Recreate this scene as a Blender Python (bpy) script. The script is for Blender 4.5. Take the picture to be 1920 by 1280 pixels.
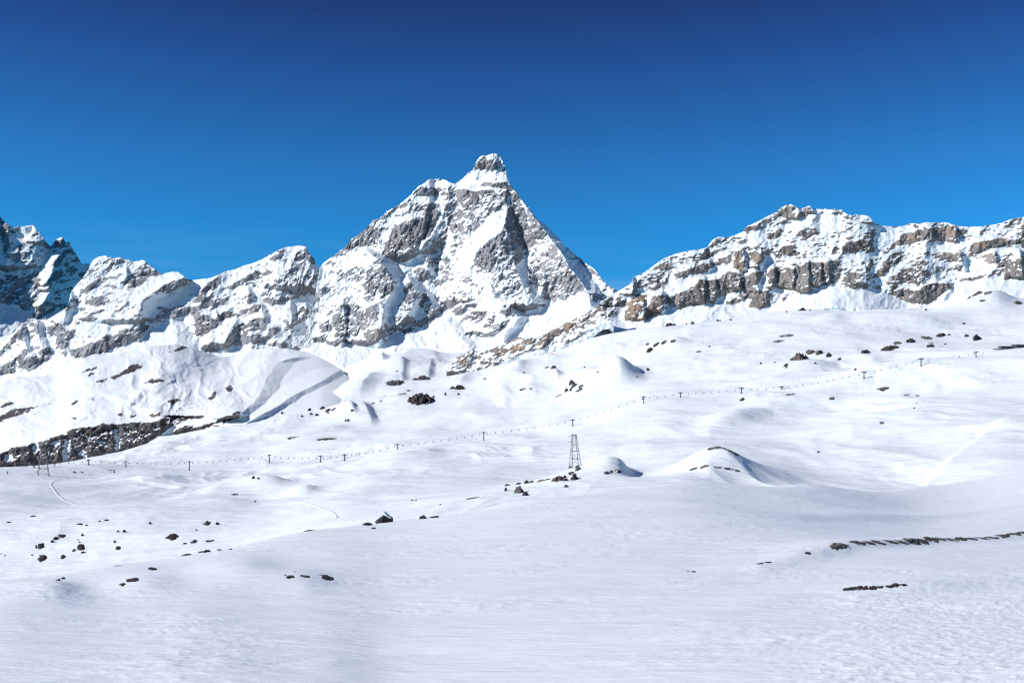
import bpy, bmesh, math, random
import numpy as np
from mathutils import Vector, Matrix

for _o in list(bpy.data.objects):
    bpy.data.objects.remove(_o, do_unlink=True)
SC = bpy.context.scene
COL = SC.collection

# ------------------------------------------------------------------ camera, sky, sun, exposure
F, CU, HZ = 1920.0, 960.0, 780.0          # focal length / centre / horizon row, in photo pixels
cam_d = bpy.data.cameras.new('camera')
cam_d.sensor_width = 36.0
cam_d.lens = 36.0
cam_d.shift_y = (HZ - 640.0) / 1920.0
cam_d.clip_start = 0.5
cam_d.clip_end = 40000.0
cam = bpy.data.objects.new('camera', cam_d)
cam.location = (0, 0, 0)
cam.rotation_euler = (math.radians(90), 0, 0)
COL.objects.link(cam)
SC.camera = cam

SUN_EL, SUN_AZ = 30.0, -106.0             # degrees; azimuth clockwise from +Y (view direction)
world = bpy.data.worlds.new('World')
SC.world = world
world.use_nodes = True
wn, wl = world.node_tree.nodes, world.node_tree.links
wn.clear()
w_out = wn.new('ShaderNodeOutputWorld')
w_bg = wn.new('ShaderNodeBackground')
w_bg.inputs['Strength'].default_value = 0.12
w_sky = wn.new('ShaderNodeTexSky')
w_sky.sky_type = 'NISHITA'
w_sky.sun_disc = False
w_sky.sun_elevation = math.radians(SUN_EL)
w_sky.sun_rotation = math.radians(SUN_AZ)
w_sky.altitude = 3000.0
w_sky.air_density = 1.0
w_sky.dust_density = 0.1
w_sky.ozone_density = 3.0
w_geo = wn.new('ShaderNodeNewGeometry')
w_sep = wn.new('ShaderNodeSeparateXYZ')
wl.new(w_geo.outputs['Incoming'], w_sep.inputs[0])
w_neg = wn.new('ShaderNodeMath'); w_neg.operation = 'MULTIPLY'; w_neg.inputs[1].default_value = -1.0
wl.new(w_sep.outputs['Z'], w_neg.inputs[0])
w_ramp = wn.new('ShaderNodeValToRGB')     # deep winter sky: darker and more violet-blue with height
SKY_STOPS = [(0.0, (0.12, 0.70, 0.95)), (0.13, (0.105, 0.73, 1.05)), (0.177, (0.115, 0.758, 1.11)), (0.236, (0.15, 0.664, 1.02)),
             (0.312, (0.148, 0.435, 0.775)), (0.372, (0.146, 0.253, 0.525)), (0.46, (0.16, 0.28, 0.49)), (1.0, (0.26, 0.42, 0.64))]
cr = w_ramp.color_ramp
while len(cr.elements) < len(SKY_STOPS):
    cr.elements.new(0.5)
for e, (p, c) in zip(cr.elements, SKY_STOPS):
    e.position = p
    e.color = (c[0], c[1], c[2], 1)
wl.new(w_neg.outputs[0], w_ramp.inputs[0])
w_mul = wn.new('ShaderNodeMix'); w_mul.data_type = 'RGBA'; w_mul.blend_type = 'MULTIPLY'
w_mul.inputs[0].default_value = 1.0
wl.new(w_sky.outputs[0], w_mul.inputs[6])
wl.new(w_ramp.outputs[0], w_mul.inputs[7])
# thin veils of cloud low over the horizon
w_map = wn.new('ShaderNodeMapping'); w_map.inputs['Scale'].default_value = (2.2, 2.2, 26.0)
wl.new(w_geo.outputs['Incoming'], w_map.inputs['Vector'])
w_noi = wn.new('ShaderNodeTexNoise'); w_noi.inputs['Scale'].default_value = 1.6; w_noi.inputs['Detail'].default_value = 4.0
wl.new(w_map.outputs[0], w_noi.inputs['Vector'])
w_c1 = wn.new('ShaderNodeMapRange'); w_c1.interpolation_type = 'SMOOTHSTEP'
w_c1.inputs['From Min'].default_value = 0.46; w_c1.inputs['From Max'].default_value = 0.74
w_c1.inputs['To Max'].default_value = 0.30
wl.new(w_noi.outputs[0], w_c1.inputs['Value'])
w_c2 = wn.new('ShaderNodeMapRange'); w_c2.interpolation_type = 'SMOOTHSTEP'
w_c2.inputs['From Min'].default_value = 0.185; w_c2.inputs['From Max'].default_value = 0.125
wl.new(w_neg.outputs[0], w_c2.inputs['Value'])
w_c3 = wn.new('ShaderNodeMath'); w_c3.operation = 'MULTIPLY'
wl.new(w_c1.outputs[0], w_c3.inputs[0]); wl.new(w_c2.outputs[0], w_c3.inputs[1])
w_cl = wn.new('ShaderNodeMix'); w_cl.data_type = 'RGBA'
w_cl.inputs[7].default_value = (1.9, 3.6, 6.2, 1)
wl.new(w_c3.outputs[0], w_cl.inputs[0]); wl.new(w_mul.outputs[2], w_cl.inputs[6])
wl.new(w_cl.outputs[2], w_bg.inputs['Color'])
wl.new(w_bg.outputs[0], w_out.inputs['Surface'])

sun_d = bpy.data.lights.new('sun', 'SUN')
sun_d.energy = 5.0
sun_d.angle = math.radians(0.53)
sun_d.color = (1.0, 0.985, 0.955)
sun = bpy.data.objects.new('sun', sun_d)
_a, _e = math.radians(SUN_AZ), math.radians(SUN_EL)
SUN_DIR = Vector((math.sin(_a) * math.cos(_e), math.cos(_a) * math.cos(_e), math.sin(_e)))
sun.rotation_euler = SUN_DIR.to_track_quat('Z', 'Y').to_euler()
COL.objects.link(sun)

SC.view_settings.view_transform = 'Standard'
SC.view_settings.look = 'None'
SC.view_settings.exposure = 0.03
SC.view_settings.gamma = 1.0
SC.view_settings.use_curve_mapping = False
SC.cycles.use_denoising = True
SC.cycles.filter_width = 1.25
SC.cycles.max_bounces = 6
SC.cycles.diffuse_bounces = 3

# ------------------------------------------------------------------ numeric helpers
_rng = np.random.default_rng(7)
_PERM = np.concatenate([_rng.permutation(256)] * 3).astype(np.int64)
_ga = np.arange(16) * (2 * math.pi / 16) + 0.2
_GX, _GY = np.cos(_ga), np.sin(_ga)


def pn(x, y, seed=0):
    """gradient noise, about -0.7..0.7"""
    x = np.asarray(x, float) + seed * 17.31
    y = np.asarray(y, float) - seed * 9.77
    xi = np.floor(x); yi = np.floor(y)
    fx = x - xi; fy = y - yi
    xi = xi.astype(np.int64) & 255; yi = yi.astype(np.int64) & 255
    sx = fx * fx * fx * (fx * (fx * 6 - 15) + 10)
    sy = fy * fy * fy * (fy * (fy * 6 - 15) + 10)
    def g(ix, iy, dx, dy):
        h = _PERM[_PERM[ix & 255] + (iy & 255)] & 15
        return _GX[h] * dx + _GY[h] * dy
    a = g(xi, yi, fx, fy); b = g(xi + 1, yi, fx - 1, fy)
    c = g(xi, yi + 1, fx, fy - 1); d = g(xi + 1, yi + 1, fx - 1, fy - 1)
    a = a + sx * (b - a); c = c + sx * (d - c)
    return a + sy * (c - a)


def fbm(x, y, octaves=4, seed=0, gain=0.5):
    s = 0; amp = 1.0
    for k in range(octaves):
        s = s + amp * pn(x, y, seed + k)
        x = x * 2.03; y = y * 2.03; amp *= gain
    return s


def ridged(x, y, octaves=4, seed=0, gain=0.5):
    """sharp-crested noise, about 0..1 (1 on crests)"""
    s = 0; amp = 1.0; t = 0
    for k in range(octaves):
        s = s + amp * (1 - np.minimum(1, np.abs(pn(x, y, seed + k)) * 2.2))
        t += amp
        x = x * 2.03; y = y * 2.03; amp *= gain
    return s / t


def blur1(a, sigma, axis):
    if sigma <= 0.3:
        return a
    r = int(3 * sigma + 1)
    k = np.exp(-0.5 * (np.arange(-r, r + 1) / sigma) ** 2); k /= k.sum()
    pad = [(0, 0)] * a.ndim; pad[axis] = (r, r)
    p = np.pad(a, pad, mode='edge')
    out = np.zeros_like(a, dtype=float)
    n = a.shape[axis]
    for i, w in enumerate(k):
        sl = [slice(None)] * a.ndim; sl[axis] = slice(i, i + n)
        out += w * p[tuple(sl)]
    return out


def blur(a, s):
    return blur1(blur1(a, s, 0), s, 1)


def sstep(a, b, x):
    t = np.clip((x - a) / (b - a), 0, 1)
    return t * t * (3 - 2 * t)


def pts(s):
    return [tuple(float(q) for q in w.split(',')) for w in s.split()]


def poly_fill(img, u0, v0, poly, val):
    """even-odd fill of a polygon given in photo pixels into a 1-px raster"""
    P = np.array(poly) - np.array([u0, v0])
    h, w = img.shape
    x0, x1 = int(max(0, P[:, 0].min() - 1)), int(min(w, P[:, 0].max() + 2))
    y0, y1 = int(max(0, P[:, 1].min() - 1)), int(min(h, P[:, 1].max() + 2))
    if x1 <= x0 or y1 <= y0:
        return
    X, Y = np.meshgrid(np.arange(x0, x1) + 0.0, np.arange(y0, y1) + 0.0)
    ins = np.zeros(X.shape, bool)
    n = len(P)
    for i in range(n):
        ax, ay = P[i]; bx, by = P[(i + 1) % n]
        if ay == by:
            continue
        c = ((ay > Y) != (by > Y)) & (X < (bx - ax) * (Y - ay) / (by - ay) + ax)
        ins ^= c
    img[y0:y1, x0:x1][ins] = val


def paint(img, u0, v0, spec):
    for line in spec.strip().splitlines():
        line = line.strip()
        if not line:
            continue
        a, b = line.split(':')
        poly_fill(img, u0, v0, pts(b), float(a))


def bilin(img, x, y):
    h, w = img.shape
    x = np.clip(x, 0, w - 1.001); y = np.clip(y, 0, h - 1.001)
    xi = x.astype(int); yi = y.astype(int)
    fx = x - xi; fy = y - yi
    return ((img[yi, xi] * (1 - fx) + img[yi, xi + 1] * fx) * (1 - fy)
            + (img[yi + 1, xi] * (1 - fx) + img[yi + 1, xi + 1] * fx) * fy)


def world_pt(u, v, d):
    return (u - CU) / F * d, d, (HZ - v) / F * d


def grid_mesh(name, X, Y, Z, attrs, mat, label, category=None, kind='structure', flip=False):
    n, m = X.shape
    ox, oy, oz = float(X.mean()), float(Y.mean()), float(Z.min())
    co = np.stack([X - ox, Y - oy, Z - oz], -1).reshape(-1, 3).astype(np.float32)
    i = np.arange(n * m).reshape(n, m)
    q = np.stack([i[:-1, :-1], i[:-1, 1:], i[1:, 1:], i[1:, :-1]], -1).reshape(-1, 4)
    if flip:
        q = q[:, ::-1]
    me = bpy.data.meshes.new(name)
    me.vertices.add(n * m)
    me.vertices.foreach_set('co', co.ravel())
    me.loops.add(q.size)
    me.loops.foreach_set('vertex_index', q.ravel().astype(np.int32))
    me.polygons.add(len(q))
    me.polygons.foreach_set('loop_start', np.arange(0, q.size, 4, dtype=np.int32))
    me.polygons.foreach_set('loop_total', np.full(len(q), 4, dtype=np.int32))
    me.polygons.foreach_set('use_smooth', np.ones(len(q), dtype=bool))
    me.update(calc_edges=True)
    for k, a in attrs.items():
        at = me.attributes.new(k, 'FLOAT', 'POINT')
        at.data.foreach_set('value', a.reshape(-1).astype(np.float32))
    me.materials.append(mat)
    o = bpy.data.objects.new(name, me)
    o.location = (ox, oy, oz)
    COL.objects.link(o)
    o['kind'] = kind
    o['label'] = label
    if category:
        o['category'] = category
    return o


# ------------------------------------------------------------------ materials
def new_mat(name):
    m = bpy.data.materials.new(name)
    m.use_nodes = True
    nt = m.node_tree
    return m, nt.nodes, nt.links, nt.nodes['Principled BSDF']


def node(ns, kind, **kw):
    n = ns.new(kind)
    for k, v in kw.items():
        if hasattr(n, k):
            setattr(n, k, v)
        else:
            n.inputs[k].default_value = v
    return n


SNOW_RGB = (0.86, 0.895, 0.915, 1)


def alpine_material(name, rock_a, rock_b, warm, scale, bump_m, snow_bump):
    """snow over rock: the split comes from the 'rock' attribute, broken up by fine noise"""
    m, ns, ls, b = new_mat(name)
    at = node(ns, 'ShaderNodeAttribute', attribute_name='rock')
    ti = node(ns, 'ShaderNodeAttribute', attribute_name='tint')
    tc = node(ns, 'ShaderNodeNewGeometry')
    n1 = node(ns, 'ShaderNodeTexNoise', Scale=scale, Detail=6.0, Roughness=0.65)
    n2 = node(ns, 'ShaderNodeTexNoise', Scale=scale * 0.18, Detail=5.0, Roughness=0.6)
    n3 = node(ns, 'ShaderNodeTexNoise', Scale=scale * 2.6, Detail=4.0, Roughness=0.7)
    for n in (n1, n2, n3):
        ls.new(tc.outputs['Position'], n.inputs['Vector'])
    # split
    a1 = node(ns, 'ShaderNodeMath', operation='MULTIPLY_ADD')
    a1.inputs[1].default_value = 0.5; a1.inputs[2].default_value = -0.25
    ls.new(n1.outputs[0], a1.inputs[0])
    a0 = node(ns, 'ShaderNodeMath', operation='MULTIPLY_ADD')
    a0.inputs[1].default_value = 0.75; a0.inputs[2].default_value = -0.375
    ls.new(n3.outputs[0], a0.inputs[0])
    a15 = node(ns, 'ShaderNodeMath', operation='ADD')
    ls.new(a1.outputs[0], a15.inputs[0]); ls.new(a0.outputs[0], a15.inputs[1])
    a2 = node(ns, 'ShaderNodeMath', operation='ADD')
    ls.new(at.outputs['Fac'], a2.inputs[0]); ls.new(a15.outputs[0], a2.inputs[1])
    mr = node(ns, 'ShaderNodeMapRange', interpolation_type='SMOOTHSTEP')
    mr.inputs['From Min'].default_value = 0.34; mr.inputs['From Max'].default_value = 0.66
    ls.new(a2.outputs[0], mr.inputs['Value'])
    # rock colour
    r1 = node(ns, 'ShaderNodeMix', data_type='RGBA')
    r1.inputs[6].default_value = rock_a; r1.inputs[7].default_value = rock_b
    cm = node(ns, 'ShaderNodeMapRange')
    cm.inputs['From Min'].default_value = 0.32; cm.inputs['From Max'].default_value = 0.68
    ls.new(n3.outputs[0], cm.inputs['Value'])
    ls.new(cm.outputs[0], r1.inputs[0])
    r2 = node(ns, 'ShaderNodeMix', data_type='RGBA')
    r2.inputs[7].default_value = warm
    tm = node(ns, 'ShaderNodeMath', operation='MULTIPLY', use_clamp=True)
    tn = node(ns, 'ShaderNodeMapRange')
    tn.inputs['From Min'].default_value = 0.35; tn.inputs['From Max'].default_value = 0.65
    tn.inputs['To Min'].default_value = 0.35; tn.inputs['To Max'].default_value = 1.0
    ls.new(n2.outputs[0], tn.inputs['Value'])
    ls.new(ti.outputs['Fac'], tm.inputs[0]); ls.new(tn.outputs[0], tm.inputs[1])
    ls.new(tm.outputs[0], r2.inputs[0]); ls.new(r1.outputs[2], r2.inputs[6])
    tone = node(ns, 'ShaderNodeMapRange')
    tone.inputs['From Min'].default_value = 0.36; tone.inputs['From Max'].default_value = 0.64
    tone.inputs['To Min'].default_value = 0.62; tone.inputs['To Max'].default_value = 1.25
    ls.new(n2.outputs[0], tone.inputs['Value'])
    r3 = node(ns, 'ShaderNodeMix', data_type='RGBA', blend_type='MULTIPLY')
    r3.inputs[0].default_value = 1.0
    ls.new(r2.outputs[2], r3.inputs[6]); ls.new(tone.outputs[0], r3.inputs[7])
    r2 = r3
    fin = node(ns, 'ShaderNodeMix', data_type='RGBA')
    fin.inputs[6].default_value = SNOW_RGB
    ls.new(mr.outputs[0], fin.inputs[0]); ls.new(r2.outputs[2], fin.inputs[7])
    ls.new(fin.outputs[2], b.inputs['Base Color'])
    b.inputs['Roughness'].default_value = 0.75
    b.inputs['Specular IOR Level'].default_value = 0.2
    # relief
    hb = node(ns, 'ShaderNodeMath', operation='MULTIPLY')
    ls.new(n1.outputs[0], hb.inputs[0])
    hs = node(ns, 'ShaderNodeMapRange')
    hs.inputs['To Min'].default_value = snow_bump; hs.inputs['To Max'].default_value = bump_m
    ls.new(mr.outputs[0], hs.inputs['Value'])
    ls.new(hs.outputs[0], hb.inputs[1])
    bp = node(ns, 'ShaderNodeBump')
    bp.inputs['Strength'].default_value = 1.0
    bp.inputs['Distance'].default_value = 1.0
    ls.new(hb.outputs[0], bp.inputs['Height'])
    ls.new(bp.outputs[0], b.inputs['Normal'])
    return m


def snow_material(name, comps):
    """wind-worked snow; comps = (scale x, scale y, turn in degrees, height in metres)"""
    m, ns, ls, b = new_mat(name)
    b.inputs['Base Color'].default_value = SNOW_RGB
    b.inputs['Roughness'].default_value = 0.55
    b.inputs['Specular IOR Level'].default_value = 0.25
    tc = node(ns, 'ShaderNodeNewGeometry')
    tot = None
    for sx, sy, ang, hgt in comps:
        mp = node(ns, 'ShaderNodeMapping')
        mp.inputs['Rotation'].default_value = (0, 0, math.radians(ang))
        mp.inputs['Scale'].default_value = (sx, sy, 0.2 * sx)
        ls.new(tc.outputs['Position'], mp.inputs['Vector'])
        n = node(ns, 'ShaderNodeTexNoise', Scale=1.0, Detail=4.0, Roughness=0.55)
        ls.new(mp.outputs[0], n.inputs['Vector'])
        k = node(ns, 'ShaderNodeMath', operation='MULTIPLY')
        k.inputs[1].default_value = hgt
        ls.new(n.outputs[0], k.inputs[0])
        if tot is None:
            tot = k
        else:
            s = node(ns, 'ShaderNodeMath', operation='ADD')
            ls.new(tot.outputs[0], s.inputs[0]); ls.new(k.outputs[0], s.inputs[1])
            tot = s
    bp = node(ns, 'ShaderNodeBump')
    bp.inputs['Distance'].default_value = 1.0
    ls.new(tot.outputs[0], bp.inputs['Height'])
    ls.new(bp.outputs[0], b.inputs['Normal'])
    return m


def plain(name, rgb, rough=0.6, metal=0.0):
    m, ns, ls, b = new_mat(name)
    n = node(ns, 'ShaderNodeTexNoise', Scale=2.0, Detail=3.0)
    tc = node(ns, 'ShaderNodeNewGeometry')
    ls.new(tc.outputs['Position'], n.inputs['Vector'])
    mx = node(ns, 'ShaderNodeMix', data_type='RGBA')
    mx.inputs[6].default_value = (rgb[0] * 0.75, rgb[1] * 0.75, rgb[2] * 0.75, 1)
    mx.inputs[7].default_value = (rgb[0] * 1.2, rgb[1] * 1.2, rgb[2] * 1.2, 1)
    ls.new(n.outputs[0], mx.inputs[0])
    ls.new(mx.outputs[2], b.inputs['Base Color'])
    b.inputs['Roughness'].default_value = rough
    b.inputs['Metallic'].default_value = metal
    return m


M_HORN = alpine_material('horn_rock_and_snow', (0.14, 0.14, 0.152, 1), (0.38, 0.375, 0.39, 1), (0.24, 0.18, 0.13, 1), 0.055, 6.0, 0.6)
M_CLIFF = alpine_material('cliff_rock_and_snow', (0.105, 0.10, 0.10, 1), (0.30, 0.285, 0.28, 1), (0.33, 0.205, 0.115, 1), 0.10, 3.5, 0.35)
M_DARK = alpine_material('dark_rock_and_snow', (0.05, 0.046, 0.048, 1), (0.15, 0.135, 0.13, 1), (0.2, 0.13, 0.09, 1), 0.12, 2.5, 0.5)
M_SNOWF = snow_material('snowfield_snow', [(0.012, 0.03, 10, 5.0), (0.05, 0.12, -12, 1.0), (0.25, 0.6, 8, 0.15)])
M_SNOWN = snow_material('near_snow', [(0.05, 0.25, -14, 0.40), (0.35, 1.6, -18, 0.13), (2.0, 5.0, 10, 0.03)])

# ------------------------------------------------------------------ mountains
class Relief:
    """A mountain face: where its surface stands (distance) for every sight line, worked out on a 1-px raster."""

    def __init__(self, u0, u1, v0, v1, d_ref):
        self.u0, self.v0, self.u1 = u0, v0, u1
        self.w, self.h = int(u1 - u0) + 1, int(v1 - v0) + 1
        self.U, self.V = np.meshgrid(np.arange(self.w) + u0 * 1.0, np.arange(self.h) + v0 * 1.0)
        self.d_ref = d_ref
        self.mpp = d_ref / F
        self.rock = np.zeros((self.h, self.w))
        self.tint = np.zeros((self.h, self.w))
        self.d = np.full((self.h, self.w), float(d_ref))

    def line(self, s, smooth=0):
        p = pts(s)
        y = np.interp(np.arange(self.w) + self.u0, [q[0] for q in p], [q[1] for q in p])
        return blur1(y, smooth, 0) if smooth else y

    def base(self, bot, foot, k_apron, k_face, warp=0.0):
        vb = self.line(bot, 6)[None, :]
        vf = np.minimum(self.line(foot, 9)[None, :], vb - 1)
        self.d += k_apron * np.clip(vb - self.V, 0, vb - vf) + k_face * np.clip(vf - self.V, 0, None)

    def ribs(self, spec, taper=12.0):
        """spec lines: 'height left right : u,v u,v ...' (metres, metres lost per px to each side)"""
        P = np.zeros((self.h, self.w))
        wob = 3.0 * fbm(self.U / 22.0, self.V / 22.0, 3, 91)
        for ln in spec.strip().splitlines():
            a, b = ln.split(':')
            h, sl, sr = [float(x) for x in a.split()]
            p = pts(b)
            vs = [q[1] for q in p]; us = [q[0] for q in p]
            vv = self.V[:, 0]
            uc = np.interp(vv, vs, us)
            hh = h * sstep(vs[0] - taper, vs[0] + taper * 0.6, vv) * (1 - sstep(vs[-1] - taper * 0.6, vs[-1] + taper * 1.5, vv))
            du = self.U + wob - uc[:, None]
            p_ = hh[:, None] - np.where(du < 0, -du * sl, du * sr)
            P = np.maximum(P, p_)
        self.d -= P

    def rough(self, amp, lam, seed, mask=None, kind='f', stretch=1.0, ang=0.0):
        ca, sa = math.cos(math.radians(ang)), math.sin(math.radians(ang))
        s = (self.U * ca - self.V * sa) / (lam * stretch)
        c = (self.U * sa + self.V * ca) / lam
        wx = 0.35 * pn(self.U / (lam * 2.3), self.V / (lam * 2.3), seed + 40)
        n = ridged(s + wx, c + wx, 4, seed, 0.55) - 0.5 if kind == 'r' else fbm(s + wx, c + wx, 4, seed, 0.55)
        self.d -= amp * n * (1.0 if mask is None else mask)

    def ledges(self, gain, leak, mix, sig=2.0):
        """rock stands steep, snow lies back: leaky sum of the slope difference going up the face"""
        rk = blur(self.rock, sig)
        rk = rk - blur1(blur1(rk, 25, 0), 25, 1) * mix
        acc = np.zeros((self.h, self.w))
        a = np.zeros(self.w)
        for i in range(self.h - 1, -1, -1):
            a = a * leak + (0.5 * mix * 0 - rk[i]) * gain
            acc[i] = a
        self.d += blur(acc, 1.0)

    def finish(self, name, label, sil, bot, mat, step=1.25, thr=0.5, k_up=1.0, k_noise=0.95, nlam=7.0, nang=0.0,
               nstretch=2.2, jag=1.2, back=55.0, seed=3, category='mountain', bottom_pad=0.0):
        U, V, d = self.U, self.V, self.d
        X, Y, Z = world_pt(U, V, d)
        P = np.stack([X, Y, Z], -1)
        n = np.cross(np.gradient(P, axis=0), np.gradient(P, axis=1))
        n /= np.linalg.norm(n, axis=-1, keepdims=True) + 1e-9
        n *= np.where(n[..., 1:2] > 0, -1, 1)
        up = n[..., 2]
        dev = up - blur(up, 14)
        ca, sa = math.cos(math.radians(nang)), math.sin(math.radians(nang))
        s = (U * ca - V * sa) / (nlam * nstretch); c = (U * sa + V * ca) / nlam
        wx = 0.5 * pn(U / 17.0, V / 17.0, seed + 60)
        nz = 0.72 * fbm(s + wx, c + wx, 4, seed, 0.6) + 0.5 * fbm(s / 3.4 + wx, c / 3.4 + wx, 3, seed + 7, 0.6)
        rb = blur(self.rock, 1.3)
        score = rb - k_up * dev + k_noise * nz - thr
        rk = np.clip(0.5 + score * 2.0, 0, 1) * sstep(0.03, 0.15, rb)
        self.rk = rk
        us = np.arange(self.u0 + 2, self.u1 - 2, step)
        sp, bp = pts(sil), pts(bot)
        vs = np.interp(us, [q[0] for q in sp], [q[1] for q in sp])
        jm = np.clip(bilin(rk, us - self.u0, vs + 3 - self.v0), 0.08, 1)
        vs = vs + jag * jm * (fbm(us / 5.0, us * 0 + seed, 3, seed))
        vb = np.interp(us, [q[0] for q in bp], [q[1] for q in bp]) + bottom_pad
        vb = np.maximum(vb, vs + 1)
        nr = int(max(np.max(vb - vs) / step, 8))
        t = np.linspace(0, 1, nr)[:, None]
        GV = vb[None, :] + t * (vs - vb)[None, :]
        GU = np.broadcast_to(us, GV.shape)
        gd = bilin(d, GU - self.u0, GV - self.v0)
        gx, gy, gz = world_pt(GU, GV, gd)
        gr = bilin(rk, GU - self.u0, GV - self.v0)
        gt = bilin(blur(self.tint, 2.0), GU - self.u0, GV - self.v0)
        # the far side, falling away behind the crest
        bx, by, bz, brk, btn = [gx], [gy], [gz], [gr], [gt]
        for k in range(1, 7):
            e = back * k
            wv = fbm(us / 11.0, us * 0 + k * 0.7, 3, seed + 9) * back * 0.25
            bx.append(gx[-1:] * 1.0); by.append(gy[-1:] + e + wv); bz.append(gz[-1:] - e * 0.9 - abs(wv))
            brk.append(np.full((1, len(us)), 0.5)); btn.append(np.zeros((1, len(us))))
        return grid_mesh(name, np.vstack(bx), np.vstack(by), np.vstack(bz),
                         {'rock': np.vstack(brk), 'tint': np.vstack(btn)}, mat, label, category)


# --- the great pyramid in the middle
HORN_SIL = """545,724 560,670 575,620 586,575 592,548 597,520 599,502 605,494 627,478 648,462 660,447 672,440 686,429 695,419 700,413 710,410 720,403 725,396 737,391
747,384 757,377 771,365 779,355 785,349 795,344 802,338 807,335.5 812,337 820,335 835,337 842,341 850,344 854,345 860,339 866,335 872,329
877,324 886,320 889,313 892,306 896,299 900,294 905,291.5 910,292.5 916,290.5 923,288 930,288.5 936,290.5 940,295.5 943,304 946,311 949,321
952,334 954,343 961,350 964,356 970,362 979,374 985,381 994,391 1002,404 1012,414 1024,422 1034,432 1041,440 1051,449 1054,457 1067,466
1069,470 1080,479 1089,486 1100,495 1110,501 1119,510 1129,524 1139,535 1147,539 1154,542 1157,546 1175,562 1195,585"""
HORN_BOT = '545,725 600,715 640,705 700,702 760,690 800,685 860,672 900,668 960,655 1000,635 1060,615 1120,600 1195,600'
R = Relief(542, 1198, 280, 735, 4050)
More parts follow.
